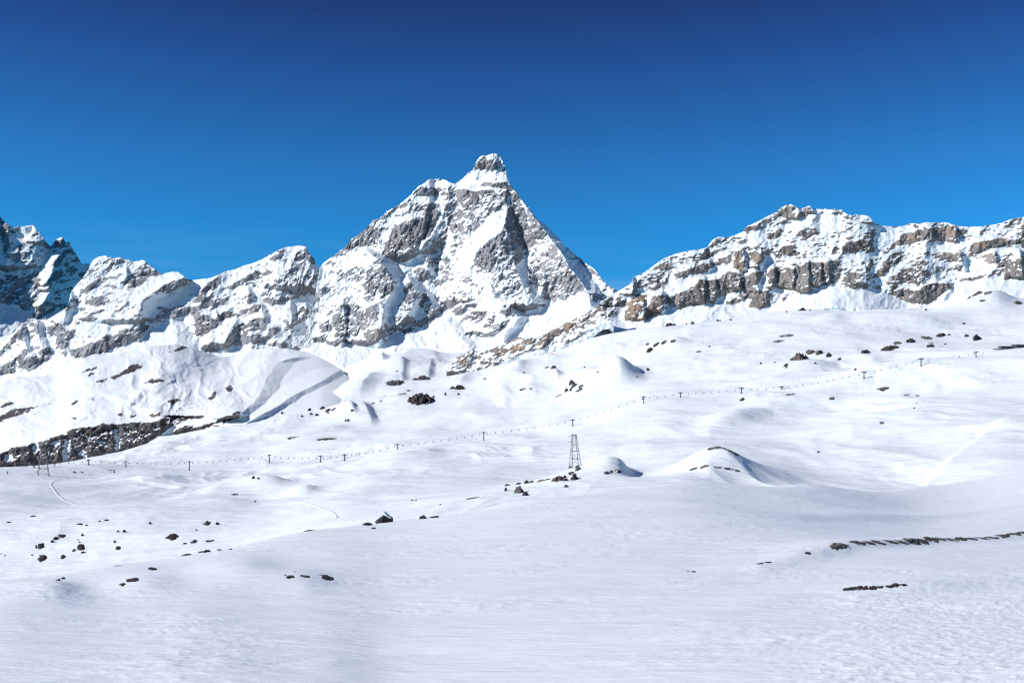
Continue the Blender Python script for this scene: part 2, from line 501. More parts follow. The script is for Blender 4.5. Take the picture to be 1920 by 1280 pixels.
paint(R.rock, R.u0, R.v0, """
0.22: 542,735 542,480 700,400 800,330 850,330 890,285 945,285 1198,590 1198,735
0.02: 542,735 542,650 590,655 640,640 665,650 690,645 725,640 755,633 790,615 832,590 845,595 868,632 905,632 940,625 962,605 985,583 1010,578 1060,565 1098,552 1110,562 1198,600 1198,735
0.55: 672,440 700,413 725,396 757,377 770,372 790,378 800,378 795,390 775,398 750,405 720,420 700,438 690,445
0.92: 771,366 779,355 790,350 797,350 803,358 804,365 800,368 790,366 780,364
0.02: 768,368 790,366 806,372 800,380 785,378 770,373
0.08: 722,408 745,392 770,385 765,395 745,400 735,412 725,415
1.0: 735,430 750,420 770,412 792,405 802,383 812,378 825,385 825,400 818,420 808,440 797,452 782,470 765,485 752,491 735,487 720,478 713,478 720,465 728,450
0.38: 800,345 812,338 850,345 852,360 838,370 820,372 806,368
0.65: 840,350 855,348 860,360 862,385 868,400 872,430 865,450 850,440 840,420 832,400
0.9: 627,478 660,447 690,428 700,430 697,440 690,452 680,462 672,470 650,473 635,476
0.78: 660,447 680,428 695,425 715,440 712,452 700,460 690,462
0.02: 600,502 628,479 672,477 715,478 705,488 690,500 660,500 640,500 620,497 610,502 601,512 600,530 615,530 640,520
0.72: 607,496 620,488 630,492 628,497 612,497
0.5: 640,515 665,498 672,505 655,520 635,530 625,525
0.75: 600,540 612,537 620,543 612,548 600,547
0.5: 655,525 700,490 715,480 725,497 715,505 695,515 680,530 665,530
0.88: 715,497 722,500 737,520 735,545 728,560 730,572 722,580 715,568 710,545 700,540 690,545 680,535 690,515 705,510
0.8: 695,540 710,535 700,560 690,563 682,560 685,550
0.5: 627,570 650,555 665,550 660,570 680,590 690,600 670,625 652,630 648,600 640,580
0.85: 760,535 770,527 780,545 782,560 770,580 758,585 752,575 757,555
0.62: 790,555 797,548 806,562 812,575 795,578 785,570
0.8: 775,510 790,495 800,505 805,520 795,525 785,527 778,520
0.0: 735,492 755,494 790,475 800,480 795,495 775,500 765,505 745,500
0.5: 780,455 800,450 810,470 800,480 785,472
0.92: 805,465 815,450 835,430 840,425 838,450 836,465 820,468 808,470
0.58: 795,480 830,465 845,500 840,525 830,530 820,510 800,500
0.35: 845,440 865,430 868,455 855,500 850,525 842,540 846,500
0.6: 865,395 890,380 925,365 940,385 930,395 912,408 895,425 880,440 870,440 868,420
0.0: 938,395 949,397 945,412 936,430 926,437 905,457 888,484 872,500 855,500 860,480 870,455 885,440 895,432 900,422 918,408
0.92: 858,355 880,355 895,360 900,370 895,385 880,392 868,390 862,378
0.03: 855,345 875,328 890,322 905,318 935,318 928,330 910,340 900,352 892,358 878,352 858,353
0.92: 888,320 895,300 905,292 915,300 925,300 935,305 932,318 915,320 900,317
0.4: 910,292 930,288 940,297 942,310 935,318 932,302 918,298
0.62: 930,325 948,320 953,340 945,345 930,340 922,335
0.68: 898,352 910,340 950,345 962,352 955,370 945,385 925,395 920,375 905,370 900,362
1.0: 900,465 930,440 945,432 953,450 958,470 945,480 930,490 925,508 918,510 905,500 895,490 890,478
0.85: 885,490 898,475 905,495 915,508 905,505
0.96: 950,395 965,360 975,375 985,400 990,420 1005,440 1005,455 990,475 975,492 965,495 960,470 955,445 948,430
0.72: 930,475 945,455 955,460 963,490 960,495 945,490 932,495
0.5: 915,520 930,495 960,492 968,500 985,545 985,575 970,580 950,565 940,550 925,535
0.05: 970,495 985,480 992,500 990,520 985,560 978,545
0.8: 990,398 1000,405 1010,420 1025,440 1010,450 1000,440 995,425
0.25: 1000,455 1028,440 1040,455 1030,470 1010,480 1000,490
0.6: 990,500 1010,475 1045,455 1065,490 1085,525 1100,540 1085,545 1070,555 1050,560 1030,560 1020,550 1015,535 1000,540 992,560 988,540
0.96: 1045,515 1065,505 1090,530 1095,540 1075,550 1060,545 1040,540 1035,530
0.9: 1020,530 1040,520 1050,560 1020,560
0.88: 1030,555 1043,552 1046,562 1038,567
0.88: 1050,555 1065,552 1065,562 1058,566
0.16: 1014,424 1036,453 1070,504 1102,547 1103,562 1160,560 1157,546 1100,495 1050,447 1012,412
0.8: 1103,545 1125,552 1130,560 1115,566 1104,560
0.75: 1060,462 1070,468 1100,496 1125,518 1150,540 1157,546 1146,543 1120,518 1095,497
0.5: 835,555 860,540 885,550 895,560 880,575 860,590 840,580
0.88: 850,580 865,570 868,585 855,590
0.92: 825,570 835,565 835,585 822,588
0.72: 780,590 800,580 815,575 830,585 812,600 795,612 785,615 775,600
0.88: 885,585 905,580 908,590 890,600 880,595 862,600
0.92: 903,585 912,582 905,600 890,607
0.88: 910,600 930,590 925,605 912,618 905,614
0.82: 940,570 960,575 963,590 945,590 935,580
0.88: 910,615 935,605 950,600 955,612 940,620 920,618
0.92: 873,625 885,618 888,622 878,630
0.88: 905,625 925,620 935,625 925,630 905,629
0.88: 598,610 615,600 622,610 620,620 605,625 600,615
0.8: 583,635 600,630 615,630 605,637 590,640
0.75: 625,590 640,585 648,600 655,625 640,640 628,650 612,645 625,635 630,620 622,605
0.66: 650,575 665,565 690,590 705,580 710,600 690,625 675,615 670,630 655,628 650,600
0.8: 685,585 705,565 710,590 700,597 690,595
0.97: 680,625 695,618 715,612 722,625 720,635 705,632 690,640 685,630
0.92: 668,645 690,635 720,627 700,645 680,650
0.95: 735,592 755,587 752,600 740,605
0.65: 750,590 780,590 790,600 775,620 765,615 755,605
0.95: 778,605 800,598 815,595 800,608 788,615
0.88: 722,612 735,618 738,632 728,625
0.85: 750,620 770,610 775,620 760,628
0.75: 745,575 760,560 765,580 750,585
0.65: 708,560 720,570 725,580 715,575
0.03: 718,560 740,540 755,520 762,530 750,560 735,600 722,605
0.03: 780,565 800,590 775,595 765,592
0.03: 890,560 915,535 930,560 945,575 935,590 915,582 895,580
""")
paint(R.tint, R.u0, R.v0, """
0.25: 735,430 800,385 825,400 805,440 752,491 720,478 728,450
0.45: 706,452 715,448 717,456 708,460
0.35: 888,320 900,294 935,305 932,318
0.3: 858,355 895,360 895,385 868,390
0.35: 680,625 715,612 720,635 690,640
""")
R.base(HORN_BOT, '542,650 585,645 640,630 700,638 760,620 832,588 850,594 885,628 935,624 985,581 1040,566 1095,546 1120,560 1198,575', 4.6, 2.15)
tower = sstep(372, 330, R.V) * np.clip(372 - R.V, 0, None)
R.d -= tower * 0.8
R.ribs("""
150 2.0 5.5 : 950,336 962,356 985,385 1003,410 1012,422 1028,441 1036,453 1051,472 1070,504 1084,523 1096,538 1103,549 1108,575
130 0.9 3.2 : 948,350 950,385 948,420 950,445 957,470 966,500 976,525 985,548 988,575
95 2.0 2.6 : 838,345 837,375 832,395 830,405 812,440 797,458 785,475
85 0.8 3.6 : 806,345 806,372 800,395 795,420 785,450 770,480
65 2.0 3.0 : 850,405 853,430 850,460 857,490
85 3.4 0.9 : 866,350 868,390 868,420 872,450 862,480 855,510 850,540 845,565
115 1.2 4.6 : 690,470 715,492 722,505 736,525 733,550 722,575 714,610 708,640
80 1.5 4.0 : 765,523 775,535 783,548 778,570 765,590 745,610
45 1.5 3.2 : 797,546 808,565 812,585
62 1.2 4.2 : 643,565 645,590 650,612 640,640
30 1.5 3.0 : 625,585 622,612
95 1.2 4.6 : 915,525 925,545 945,565 962,585 972,595 960,612 945,628
60 1.2 4.0 : 885,490 900,512 910,527 905,545
50 1.5 3.6 : 800,478 805,500 808,515
45 1.2 3.4 : 835,478 842,495 845,515 840,530
60 2.0 1.2 : 1000,405 1003,430 1003,455 992,485 990,520
48 1.2 3.8 : 1020,500 1022,520 1015,545 1010,575
40 1.5 3.2 : 1045,500 1045,520 1040,545
40 1.5 3.0 : 700,580 697,600 690,622
40 1.5 3.4 : 865,545 868,562 862,580
34 0.5 1.7 : 834,588 842,604 856,628 880,648
18 0.6 1.6 : 724,627 732,640 740,650
14 0.6 1.6 : 790,640 800,655 812,668
""")
R.rough(34, 60, 11, None, 'r')
mk = 0.25 + 0.75 * blur(R.rock, 3)
R.rough(26, 24, 21, mk, 'r', 1.6, 38)
R.rough(20, 13, 51, np.clip(mk * 1.2 - 0.22, 0, 1), 'r', 3.6, 72)
R.rough(9, 6, 52, mk, 'r', 3.2, 78)
R.rough(13, 10, 31, mk, 'r', 1.8, 34)
R.rough(5, 4.5, 41, mk, 'f', 1.8, 30)
R.ledges(2.6, 0.86, 0.7)
R_HORN = R
R.finish('mountain', 'tall rocky pyramid peak with a blocky summit tower, highest mountain in the middle', HORN_SIL, HORN_BOT, M_HORN,
         step=1.05, nang=36, nlam=3.6, nstretch=2.6, seed=5, jag=2.4, bottom_pad=12)

# --- the snowy ridge to its left
RIDGE_SIL = """-75,655 -20,640 0,632 12,631 25,625 32,616 41,608 50,604 65,602 70,599 87,600 99,593 112,585 122,579 127,574 130,562 132,550 141,536 155,522
166,505 170,495 175,487 186,481 199,479 201,482 210,483 215,484 225,482 232,486 242,487 250,491 260,489 267,487 271,489 280,497 290,504
300,511 306,513 312,512 319,510 326,509 335,510 339,514 346,518 349,522 362,525 377,523 394,521 405,517 417,512 425,508 441,505 457,498
475,493 492,486 507,477 520,470 537,463 550,462 561,460 574,462 577,472 584,479 590,486 591,494 596,500 604,510 620,530 650,570"""
RIDGE_BOT = '-75,770 0,755 60,735 100,715 170,695 240,685 330,668 400,694 450,690 520,678 600,695 648,700'
R = Relief(-78, 650, 455, 775, 4700)
paint(R.rock, R.u0, R.v0, """
0.16: -78,775 -78,600 130,540 200,470 400,500 550,450 600,480 650,640 650,775
0.32: 165,500 200,480 240,486 270,488 300,510 300,520 270,532 240,545 215,550 195,570 165,580 140,570 150,540
0.85: 150,545 165,535 185,520 190,525 175,540 160,548
0.8: 158,560 175,552 200,558 210,565 195,575 180,570 160,570
0.75: 145,575 160,578 150,585
0.6: 140,592 165,580 172,585 190,580 188,590 165,600 140,612
0.02: 150,612 180,600 195,590 190,605 165,620 145,628
0.02: 100,600 140,575 160,590 135,605 105,605
0.98: 138,655 150,650 165,645 180,640 200,628 215,625 240,612 255,605 262,620 262,632 245,640 230,650 215,650 200,658 175,665 160,672 145,665
0.96: 250,590 258,600 262,615 263,628 275,620 280,612 270,605 262,598 255,590
0.88: 245,587 260,588 265,600 290,595 300,580 335,575 340,590 330,596 300,598 285,605 275,600
0.85: 295,575 320,577 345,570 360,575 355,585 335,595 320,598 300,595
0.8: -78,660 0,658 15,640 25,628 45,605 55,605 50,615 35,625 28,640 15,655 5,665 -78,700
0.75: 30,628 42,622 45,640 38,638
0.95: -78,700 0,690 15,680 30,670 28,700 0,702 -78,725
0.96: 40,660 48,652 52,665 45,672 35,680 28,672
0.96: 37,680 55,668 75,660 90,650 98,660 95,672 80,680 70,690 55,695 40,690
0.85: 88,610 100,608 105,620 98,630 90,625
0.96: 100,605 115,608 125,620 140,615 140,625 125,640 115,645 105,640 108,625
0.92: 105,640 125,640 130,650 115,655
0.75: 55,605 70,600 73,625 78,640 70,625 62,612
0.75: 115,660 125,660 122,670
0.85: 130,655 145,655 150,672 135,668
0.78: 235,530 260,515 280,505 300,510 303,515 285,522 270,532 250,540 237,538
0.5: 210,485 240,487 232,500 215,500 200,510 200,500
0.65: 270,495 283,500 275,510 262,512
0.02: 268,562 310,545 335,535 330,545 310,560 295,570 290,580 270,590
0.92: 268,560 300,537 320,528 345,519 348,526 330,537 310,544 290,550 270,563
0.6: 305,547 320,538 335,530 345,526 330,542 315,550
0.4: 200,570 225,555 250,545 230,565 210,580
0.75: 205,590 225,578 240,565 250,560 235,575 215,595
0.75: 360,565 372,550 380,540 395,525 410,520 415,525 405,545 395,560 400,570 385,580 370,570
0.85: 350,580 375,570 378,585 368,600 360,592
0.9: 368,600 375,590 395,590 400,600 420,590 425,595 410,610 390,622 370,630 365,620
0.78: 390,572 400,560 420,560 430,555 425,570 405,578
0.97: 424,541 440,530 455,522 465,515 480,508 490,510 485,520 470,525 450,537 430,542
0.75: 490,512 505,505 508,510 495,517
0.75: 503,485 515,478 530,475 528,482 520,488 508,487
0.58: 520,470 537,466 533,475 522,475
0.8: 552,480 560,472 570,475 572,485 560,490 550,490
0.98: 570,463 574,462 578,475 590,486 590,494 580,490 570,478
0.55: 522,520 530,503 540,500 548,490 560,495 575,500 590,510 592,530 580,540 575,550 560,555 545,560 530,570 505,570 490,560 495,540 505,525
0.96: 545,548 560,545 580,535 585,540 570,553 555,560 545,563 538,565
0.92: 495,560 515,560 530,555 538,560 525,570 505,572
0.92: 578,555 590,540 592,545 588,552 580,556
0.65: 400,575 425,560 430,563 412,575
0.65: 465,552 475,545 470,565 462,570
0.9: 470,575 478,568 490,570 490,578 475,588 468,585
0.7: 405,590 430,582 445,587 455,583 465,578 462,588 440,595 420,598 405,596
0.85: 425,632 440,612 455,605 465,605 466,645 450,645 435,655 425,655 418,648
0.96: 375,655 385,645 400,640 415,645 408,658 392,661
0.96: 405,643 420,645 435,655 420,658
0.75: 465,600 485,595 500,600 500,615 490,622 468,622
0.96: 468,630 485,625 498,630 505,630 500,640 480,645 468,640
0.85: 505,612 520,610 525,618 515,630 500,632
0.96: 500,650 515,640 525,643 535,640 540,650 530,655 520,650
0.65: 530,600 545,597 570,590 572,600 555,610 540,612
0.75: 540,655 560,650 565,655 545,660
0.65: 560,575 575,570 578,590 565,600 555,590
0.0: 395,661 440,650 470,648 470,665 440,675 400,670
0.0: 262,650 290,625 320,600 345,595 360,640 330,668 240,685 170,695
""")
R.base(RIDGE_BOT, '-78,715 0,705 60,690 100,675 160,672 230,652 262,632 320,598 345,600 365,632 392,661 435,656 500,645 540,655 600,640 650,650', 3.9, 2.2)
R.ribs("""
95 0.8 4.0 : 347,519 330,530 310,541 290,552 268,563 262,585 256,602
85 0.6 5.0 : 574,463 580,475 586,490 590,510 591,538
48 1.0 4.0 : 245,585 252,600 258,612 262,632
25 1.0 4.0 : 405,586 412,602
34 1.0 3.2 : 465,543 468,560 470,582
50 0.8 2.8 : 445,600 430,620 420,648
50 3.0 1.0 : 468,592 470,650
48 2.0 3.4 : 68,600 72,625 80,655
40 1.0 3.2 : 40,608 45,640 60,672
45 1.0 3.5 : 132,552 128,570 120,600
40 1.0 4.0 : 238,508 234,525 230,545
30 1.0 3.5 : 545,570 548,590 545,612
26 1.0 3.5 : 575,575 578,590 580,605
40 0.7 3.0 : 490,575 495,600 500,622
""")
mk = 0.22 + 0.78 * blur(R.rock, 4)
R.rough(26, 55, 12, None, 'r')
R.rough(20, 20, 22, mk, 'r', 2.0, 32)
R.rough(14, 11, 53, np.clip(mk * 1.2 - 0.15, 0, 1), 'r', 3.4, 70)
R.rough(10, 9, 32, mk, 'r', 2.2, 32)
R.rough(4, 4, 42, mk, 'f', 2.2, 32)
fl = np.zeros_like(R.d)
poly_fill(fl, R.u0, R.v0, pts('490,560 495,530 522,500 545,488 575,495 592,510 592,545 545,565 505,572'), 1.0)
fl = blur(fl, 5)
R.d -= fl * 26 * (ridged((R.U + 0.25 * (R.V - 520)) / 13.0, R.V / 90.0, 3, 77) - 0.5)
R.ledges(2.8, 0.88, 0.6)
R.finish('mountain', 'long snowy ridge with dark crags running down from the left of the pyramid peak', RIDGE_SIL, RIDGE_BOT, M_HORN,
         nang=32, nlam=3.8, nstretch=3.0, seed=15, jag=1.6)

# --- shaded peaks at the far left
FAR_SIL = """-100,375 -40,392 0,405 3,410 9,417 15,421 18,422 25,427 32,426 34,423 37,424 40,425 52,423 62,422 66,428 75,437 81,446 88,455 94,462 98,459
105,450 112,446 117,444 120,450 124,455 130,453 134,462 140,471 146,482 151,490 153,495 165,494 175,500 200,525 215,545"""
FAR_BOT = '-100,690 0,680 100,650 215,640'
R = Relief(-103, 218, 368, 695, 6200)
paint(R.rock, R.u0, R.v0, """
0.28: -103,695 -103,368 218,480 218,640
0.9: -103,375 0,405 18,420 18,445 16,470 12,490 5,450 0,440 -103,430
0.02: 34,424 64,422 65,432 50,452 35,435
0.6: 20,465 50,455 65,460 60,475 30,490 15,485
0.75: 10,478 30,470 25,482 8,486
0.7: 28,486 50,478 65,488 50,495 30,495
0.75: -103,520 0,520 20,512 45,525 70,505 78,515 70,530 50,540 20,545 0,560 -103,570
0.8: -103,545 0,540 30,540 60,538 75,525 72,545 40,558 20,568 0,570 -103,575
0.7: 48,545 90,540 75,560 60,575 45,580 35,575 33,560
0.75: 95,465 117,446 122,460 105,475 97,480
0.8: 100,490 120,470 133,463 132,472 115,490 100,500
0.85: 85,530 100,510 118,500 120,515 105,525 90,535
0.5: 120,490 145,480 152,500 140,515 122,510
0.85: 60,590 75,570 90,565 105,570 100,585 85,595 70,600
0.0: 0,572 35,570 50,590 40,608 0,630 -103,640 -103,580
""")
R.base(FAR_BOT, '-103,580 0,572 40,580 70,598 130,570 218,560', 6.5, 2.6)
R.d += 3.9 * (R.U - R.u0)
R.ribs("""
80 6.5 0.0 : 66,422 63,435 50,455
140 6.2 1.6 : 118,444 112,470 104,490 96,510 84,535
140 6.4 1.6 : 131,454 126,480 118,500 100,525 88,545
120 6.2 1.6 : 120,515 105,535 92,550 75,575
90 3.0 1.0 : 18,420 16,470 10,500
""", 8)
mk = 0.35 + 0.65 * blur(R.rock, 3)
R.rough(50, 55, 13, None, 'r')
R.rough(30, 20, 23, mk, 'r', 2.0, 35)
R.rough(14, 8, 33, mk, 'r', 2.0, 35)
R.ledges(3.4, 0.88, 0.6)
R.finish('mountain', 'jagged rocky peaks mostly in blue shade at the far left edge', FAR_SIL, FAR_BOT, M_HORN,
         nang=35, nlam=5.0, nstretch=2.4, seed=25, jag=2.0)

# --- the layered cliff mountain on the right
CLIFF_SIL = """1068,640 1090,615 1112,585 1127,564 1134,561 1144,556 1160,545 1180,534 1186,527 1186.5,521 1190,519 1206,512 1220,502 1235,491 1246,484 1266,476 1292,470 1320,466
1326,463 1331,456 1337,449 1347,444 1364,445 1375,442 1394,434 1397,427 1404,423 1420,416 1440,405 1455,398 1462,392 1471,386 1477,383 1485,383
1494,388 1496,392 1510,389 1515,386 1519,386 1522,393 1529,391.5 1539,392 1542,393 1547,391 1555,393 1566,392 1580,394 1582,397 1590,402 1599,404
1606,402 1626,404 1632,407 1636,414 1644,419 1652,423 1677,425 1692,424 1706,419 1731,418 1735,417 1777,417 1787,421 1800,424 1815,425 1835,425
1857,422 1875,419 1892,412 1917,407 1960,398 2010,405"""
CLIFF_BOT = """1068,645 1120,625 1170,635 1240,620 1300,610 1370,610 1440,608 1500,590 1560,575 1620,580 1700,605 1760,600 1800,585 1860,570 1920,570 2010,570"""
R = Relief(1065, 2012, 375, 650, 2700)
paint(R.rock, R.u0, R.v0, """
0.3: 1065,650 1065,560 1180,520 1330,440 1470,375 2012,390 2012,525 1920,525 1860,520 1800,532 1760,557 1735,571 1695,566 1645,542 1600,546 1560,537 1500,553 1470,566 1425,581 1390,565 1350,561 1300,574 1248,580 1195,604 1170,602 1145,590
0.8: 1227,500 1240,492 1250,495 1265,500 1275,500 1260,505 1248,507 1235,505 1222,508
0.5: 1205,515 1250,510 1235,530 1215,530
0.75: 1186,522 1205,525 1200,535 1195,542 1187,540
0.8: 1215,540 1235,535 1250,520 1255,525 1240,540 1220,545
0.85: 1262,515 1290,505 1320,492 1330,495 1325,505 1310,515 1290,515 1270,522
0.6: 1270,485 1300,475 1330,470 1330,480 1300,490 1280,495
0.02: 1250,540 1290,520 1340,500 1345,512 1320,525 1290,540 1260,550
0.97: 1280,545 1305,535 1310,522 1320,525 1340,530 1340,568 1310,570 1290,568 1283,560
0.82: 1245,560 1280,545 1285,565 1295,572 1275,582 1265,575 1250,570
0.94: 1215,575 1225,555 1240,552 1245,575 1235,590 1215,600 1200,600 1207,590
0.94: 1180,560 1200,552 1215,565 1200,590 1190,600 1172,600 1170,590 1178,580
0.88: 1127,570 1145,555 1150,560 1145,573 1130,585
0.84: 1155,560 1170,557 1178,565 1165,575 1155,575
0.94: 1140,590 1152,580 1152,585 1142,594
0.65: 1095,592 1118,578 1118,590 1100,597
0.94: 1450,408 1462,395 1475,385 1485,384 1494,390 1485,400 1480,408 1465,404 1452,410
0.85: 1478,405 1492,398 1490,405 1482,412
0.85: 1440,425 1460,420 1475,408 1480,412 1465,420 1445,426
0.85: 1497,402 1510,390 1518,386 1523,395 1515,405 1505,408
0.72: 1397,430 1430,415 1445,410 1435,418 1410,430 1398,438
0.75: 1330,460 1345,447 1358,450 1345,458 1335,463
0.66: 1300,490 1330,475 1360,460 1365,463 1330,482 1305,495
0.9: 1380,455 1395,446 1400,450 1392,457
0.85: 1437,440 1447,432 1468,428 1465,440 1452,448 1440,449
0.85: 1492,440 1505,430 1512,430 1510,442 1498,443
0.85: 1510,440 1525,428 1535,430 1530,438 1518,443
0.66: 1385,465 1430,462 1450,465 1445,475 1420,470 1400,475
0.97: 1375,500 1378,475 1388,470 1396,485 1398,490 1392,505 1380,508
0.94: 1402,485 1415,470 1425,475 1435,480 1430,490 1425,495 1415,492 1405,488
0.94: 1408,500 1418,490 1425,497 1422,503 1410,502
0.8: 1452,475 1475,460 1492,460 1490,477 1470,480 1455,482
0.58: 1340,490 1365,478 1372,490 1360,500 1345,498
0.85: 1300,515 1320,495 1330,500 1325,510 1312,515
0.95: 1300,540 1312,522 1320,528 1345,522 1370,508 1385,510 1390,520 1410,512 1420,507 1432,510 1425,525 1415,535 1420,545 1410,550 1390,545 1385,548 1360,550 1345,560 1335,567 1310,570 1300,565
0.97: 1432,520 1442,508 1450,500 1475,500 1485,505 1495,495 1500,500 1510,492 1520,490 1535,500 1540,515 1535,530 1520,540 1510,550 1495,548 1480,540 1465,540 1440,535 1435,528
0.94: 1385,548 1420,545 1440,545 1445,560 1440,572 1425,580 1415,577 1402,575 1410,560 1400,560 1392,567 1388,558
0.85: 1360,565 1375,560 1388,560 1387,567 1370,575 1362,572
0.92: 1465,558 1473,555 1474,563 1467,567
0.02: 1420,540 1430,515 1440,518 1440,535 1430,545
0.02: 1425,495 1450,475 1455,490 1440,505 1425,508
0.02: 1330,520 1370,500 1350,510
0.94: 1500,500 1520,490 1540,492 1555,490 1555,515 1550,525 1535,530 1520,535 1510,550 1500,545
0.74: 1555,490 1575,485 1577,500 1575,525 1560,535 1555,520
0.74: 1575,530 1585,510 1600,510 1620,515 1620,530 1605,543 1590,540
0.94: 1584,449 1595,441 1602,449
0.85: 1615,445 1625,437 1638,437 1640,447 1620,447
0.8: 1578,460 1590,452 1625,450 1640,448 1635,458 1615,470 1600,473 1580,475
0.64: 1560,460 1572,455 1572,475 1560,475
0.84: 1620,470 1635,460 1642,468 1635,472 1620,473
0.74: 1660,463 1680,458 1680,468 1665,468
0.5: 1700,430 1740,420 1760,422 1740,428 1715,433
0.97: 1680,455 1690,440 1730,430 1745,428 1775,420 1785,422 1790,430 1810,430 1818,432 1800,440 1793,447 1785,452 1765,452 1740,448 1720,453 1700,458 1685,460
0.88: 1630,490 1643,485 1645,492 1635,498 1630,510 1625,505
0.94: 1640,515 1650,500 1665,485 1672,490 1668,505 1655,515 1645,520 1635,520
0.64: 1665,480 1685,475 1690,490 1675,505 1665,500
0.55: 1665,475 1700,470 1710,475 1690,483
0.68: 1660,530 1685,505 1700,500 1740,490 1740,520 1720,535 1700,530 1675,545
0.93: 1665,550 1690,540 1720,545 1745,530 1755,525 1775,535 1770,550 1755,560 1740,570 1712,571 1695,563 1680,555
0.97: 1745,535 1755,530 1770,528 1785,538 1775,545 1755,558 1740,560
0.94: 1825,455 1840,450 1860,448 1885,445 1900,448 1912,448 1920,445 2000,445 2000,460 1920,452 1900,458 1880,462 1850,468 1830,475 1815,472 1820,462
0.82: 1745,477 1765,472 1790,478 1780,485 1760,490 1757,485
0.84: 1775,490 1785,478 1800,470 1807,480 1800,487 1785,490
0.84: 1790,500 1800,495 1805,500 1800,508 1792,505
0.6: 1710,495 1740,485 1750,495 1740,505 1720,508
0.74: 1840,480 1870,470 1870,485 1855,488
0.84: 1885,490 1905,485 1920,475 2000,480 2000,530 1900,525 1880,525 1885,510 1870,500
0.5: 1875,425 1895,415 1915,410 1915,418 1895,420
0.74: 1895,475 1885,490 1870,500 1872,490 1885,478
0.64: 1830,435 1850,430 1840,438
0.84: 1915,425 1935,420 1935,470 1915,465
0.02: 1740,455 1790,455 1785,470 1740,472 1725,468
0.02: 1640,425 1690,428 1680,445 1650,455 1645,440
0.02: 1535,400 1580,405 1575,430 1545,440 1530,425
0.02: 1580,478 1650,472 1660,478 1625,485 1590,490
0.02: 1810,480 1840,490 1860,505 1830,520 1800,520 1800,508
0.02: 1405,440 1430,430 1435,445 1420,458 1400,460
""")
paint(R.tint, R.u0, R.v0, """
0.2: 1065,650 1065,560 1180,520 1330,440 1470,375 2012,390 2012,650
0.7: 1170,600 1180,560 1245,552 1240,590 1200,602
0.95: 1205,588 1210,577 1214,590 1208,595
0.9: 1178,595 1186,585 1188,597 1180,600
0.7: 1308,540 1312,522 1320,528 1318,550
0.7: 1378,475 1396,485 1394,505 1378,506
0.65: 1402,485 1420,472 1425,497 1405,502
0.65: 1452,475 1492,460 1490,477
0.6: 1590,470 1610,450 1625,452 1615,470
0.75: 1640,518 1665,495 1668,505 1650,518
0.7: 1700,455 1710,438 1725,435 1722,452
0.75: 1775,440 1778,425 1788,425 1788,440
0.8: 1825,462 1835,452 1860,452 1850,466
0.85: 1872,458 1880,446 1890,448 1885,458
0.6: 1900,455 1920,446 1920,452
""")
R.base(CLIFF_BOT, """1065,630 1120,600 1172,604 1200,604 1240,586 1300,573 1340,568 1390,568 1425,580 1470,560 1510,549 1560,536 1605,545 1640,540 1700,568
1740,570 1790,535 1860,520 2012,525""", 3.2, 1.35)
R.ribs("""
20 0.8 3.0 : 1320,520 1321,545 1320,568
18 0.8 3.0 : 1341,522 1342,545 1340,565
26 0.8 3.6 : 1386,505 1387,520 1386,540
30 0.8 3.8 : 1392,468 1396,485 1397,508
26 0.8 3.6 : 1426,470 1428,485 1427,502
24 0.8 3.0 : 1416,505 1420,530 1422,545
20 0.8 3.0 : 1450,498 1451,520 1448,538
26 0.8 3.4 : 1487,492 1490,515 1486,540
30 0.8 4.2 : 1515,488 1517,510 1516,545
28 0.8 4.2 : 1538,490 1540,515 1537,535
22 0.8 3.2 : 1554,486 1555,510 1553,530
34 0.7 4.4 : 1242,548 1244,565 1243,582
24 0.8 3.2 : 1186,518 1188,535 1186,552
26 0.8 3.2 : 1205,560 1208,585 1206,600
22 0.8 3.4 : 1622,500 1626,515 1624,535
20 0.8 3.2 : 1796,470 1806,490 1810,505
28 0.8 3.4 : 1910,468 1916,490 1918,520
18 0.8 3.0 : 1330,488 1331,505
24 0.8 3.0 : 1496,385 1497,398 1494,408
18 0.8 3.0 : 1523,386 1524,398
18 0.8 3.0 : 1635,402 1636,418
20 0.8 3.0 : 1790,421 1793,440 1792,452
16 0.8 3.0 : 1865,472 1868,490
24 0.8 2.5 : 1773,528 1780,545 1770,560
""", 5)
rk3 = blur(R.rock, 2.5)
mk = 0.18 + 0.82 * rk3
R.rough(22, 70, 14, None, 'r')
R.rough(9, 16, 24, mk, 'r', 1.0, 0)
cl = sstep(0.6, 0.95, rk3)
R.d -= cl * 9.0 * (ridged(R.U / 17.0 + 0.4 * pn(R.U / 20.0, R.V / 12.0, 5), R.V / 70.0, 3, 55) - 0.5)
R.rough(5.5, 6, 34, mk, 'r', 2.6, 12)
R.rough(2.4, 3, 44, mk, 'f', 2.4, 12)
R.ledges(1.7, 0.88, 0.6)
R_CLIFF = R
R.finish('mountain', 'broad snow-capped mountain of layered brown cliffs on the right', CLIFF_SIL, CLIFF_BOT, M_CLIFF,
         nang=13, nlam=3.6, nstretch=2.8, seed=35, jag=1.6, back=45, bottom_pad=22)

